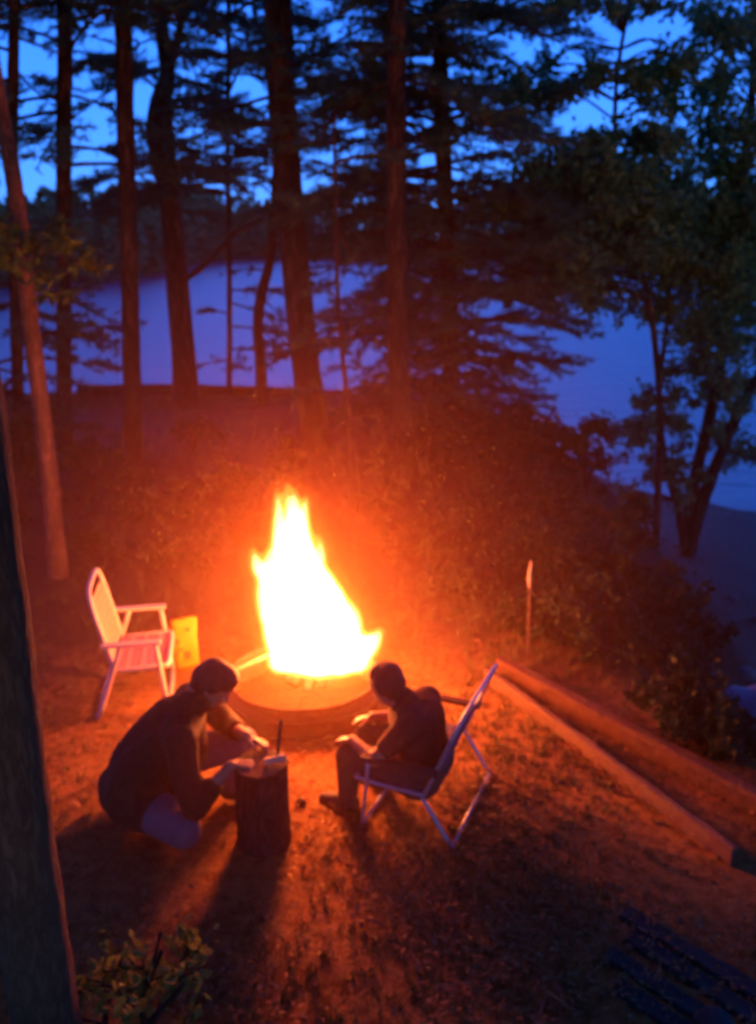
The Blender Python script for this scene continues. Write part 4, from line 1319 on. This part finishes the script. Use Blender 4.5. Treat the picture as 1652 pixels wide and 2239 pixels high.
for ft_, dv in ((footN, V(.55, .8, 0)), (footF, V(1, .1, 0))):
    dv = norm(dv)
    blob('shoe', [[(ft_ - dv * .02 + V(0, 0, .01), .046), (ft_ + dv * .07 + V(0, 0, -.002), .042), (ft_ + dv * .14 + V(0, 0, -.010), .036)]], M['shoe'], p1, voxel=.008, smooth=4)
k_ = .925
p1.scale = (k_,) * 3; p1.location = V(-.72, 3.40, .05) * (1 - k_) * S
tag(p1, 'person in a dark jacket crouching low over the stump, head bowed', 'person')

# --- seated person in the folding chair, leaning towards the fire
Fd = V(math.cos(rz2), math.sin(rz2), 0); Lt = V(-math.sin(rz2), math.cos(rz2), 0)
base = np.array([cen[0], cen[1], 0])
Q = lambda x, y, z: base + Fd * x + Lt * y + V(0, 0, z)
hL, hR = Q(.19, .10, .265), Q(.19, -.10, .265)
sL, sR = Q(.225, .15, .545), Q(.235, -.15, .535)
nk = Q(.285, .0, .575); hd = Q(.385, .01, .655)
hf2, hu2 = V(-.80, .52, -.35), V(-.3, .2, 1)
kL, kR = Q(.53, .12, .305), Q(.525, -.12, .30)
fL, fR = Q(.54, .12, .05), Q(.50, -.13, .05)
eL, eR = Q(.36, .22, .385), Q(.36, -.21, .38)
wL, wR = Q(.51, .12, .395), Q(.51, -.12, .39)
hs = .095
hch2, P2 = head_chains(hd, hf2, hu2, hs)
body = hch2 + [
    [(hd - V(0, 0, .05), .05), (nk, .05), (nk - V(0, 0, .05), .06)],
    [(nk - V(0, 0, .05), .07), (Q(.22, 0, .44), .095), (Q(.20, 0, .28), .10)],
    [(sL, .046), (eL, .034), (wL, .024)], [(sR, .046), (eR, .034), (wR, .024)],
    [(hL, .08), (kL, .05), (fL, .033)], [(hR, .08), (kR, .05), (fR, .033)],
]
body += hand_chains(wL, norm(Fd - V(0, 0, .35) - Lt * .3), V(0, 0, 1), .066, .5, -1)
body += hand_chains(wR, norm(Fd - V(0, 0, .35) + Lt * .2), V(0, 0, 1), .066, .5, 1)
p2 = blob('person', body, M['skin'], voxel=.0068, smooth=3)
eyes(P2, hs, p2)
blob('hair', [[(P2(-.25, 0, .38), .072), (P2(.08, 0, .5), .066)], [(P2(-.35, 0, .05), .068), (P2(-.36, 0, -.3), .055)], [(P2(-.1, .48, .3), .042), (P2(-.2, .5, 0), .04)], [(P2(-.1, -.48, .3), .042), (P2(-.2, -.5, 0), .04)]],
     M['hair'], p2, voxel=.008, smooth=3)
blob('shirt', [
    [(nk + Fd * .02 + V(0, 0, .018), .060), (nk - V(0, 0, .02), .066), (nk - V(0, 0, .06), .09)],
    [(sL - Lt * .03, .075), (nk - V(0, 0, .07), .095), (sR + Lt * .03, .075)],
    [(Q(.22, .05, .50), .102), (Q(.215, .05, .40), .106), (Q(.20, .05, .29), .112)],
    [(Q(.22, -.05, .50), .102), (Q(.215, -.05, .40), .106), (Q(.20, -.05, .29), .112)],
    [(sL, .062), (sL * .4 + eL * .6, .053)], [(sR, .062), (sR * .4 + eR * .6, .053)],
], M['shirt'], p2, voxel=.010, smooth=5)
blob('trousers', [
    [(hL, .105), (hL * .5 + kL * .5, .085), (kL, .066), (kL * .3 + fL * .7, .05), (fL + V(0, 0, .04), .05)],
    [(hR, .105), (hR * .5 + kR * .5, .085), (kR, .066), (kR * .3 + fR * .7, .05), (fR + V(0, 0, .04), .05)],
    [(hL, .108), (hR, .108)]], M['trousers'], p2, voxel=.010, smooth=5)
for ft_ in (fL, fR):
    blob('shoe', [[(ft_ - Fd * .02 + V(0, 0, .002), .043), (ft_ + Fd * .06 + V(0, 0, -.006), .04), (ft_ + Fd * .12 + V(0, 0, -.014), .034)]], M['shoe'], p2, voxel=.008, smooth=4)
p2.scale = (k_,) * 3; p2.location = (Q(.22, -.02, -.05) * (1 - k_) + V(0, 0, -.02) + Lt * .08) * S
tag(p2, 'person in dark clothes sitting in the folding chair, back to the camera, facing the fire', 'person')
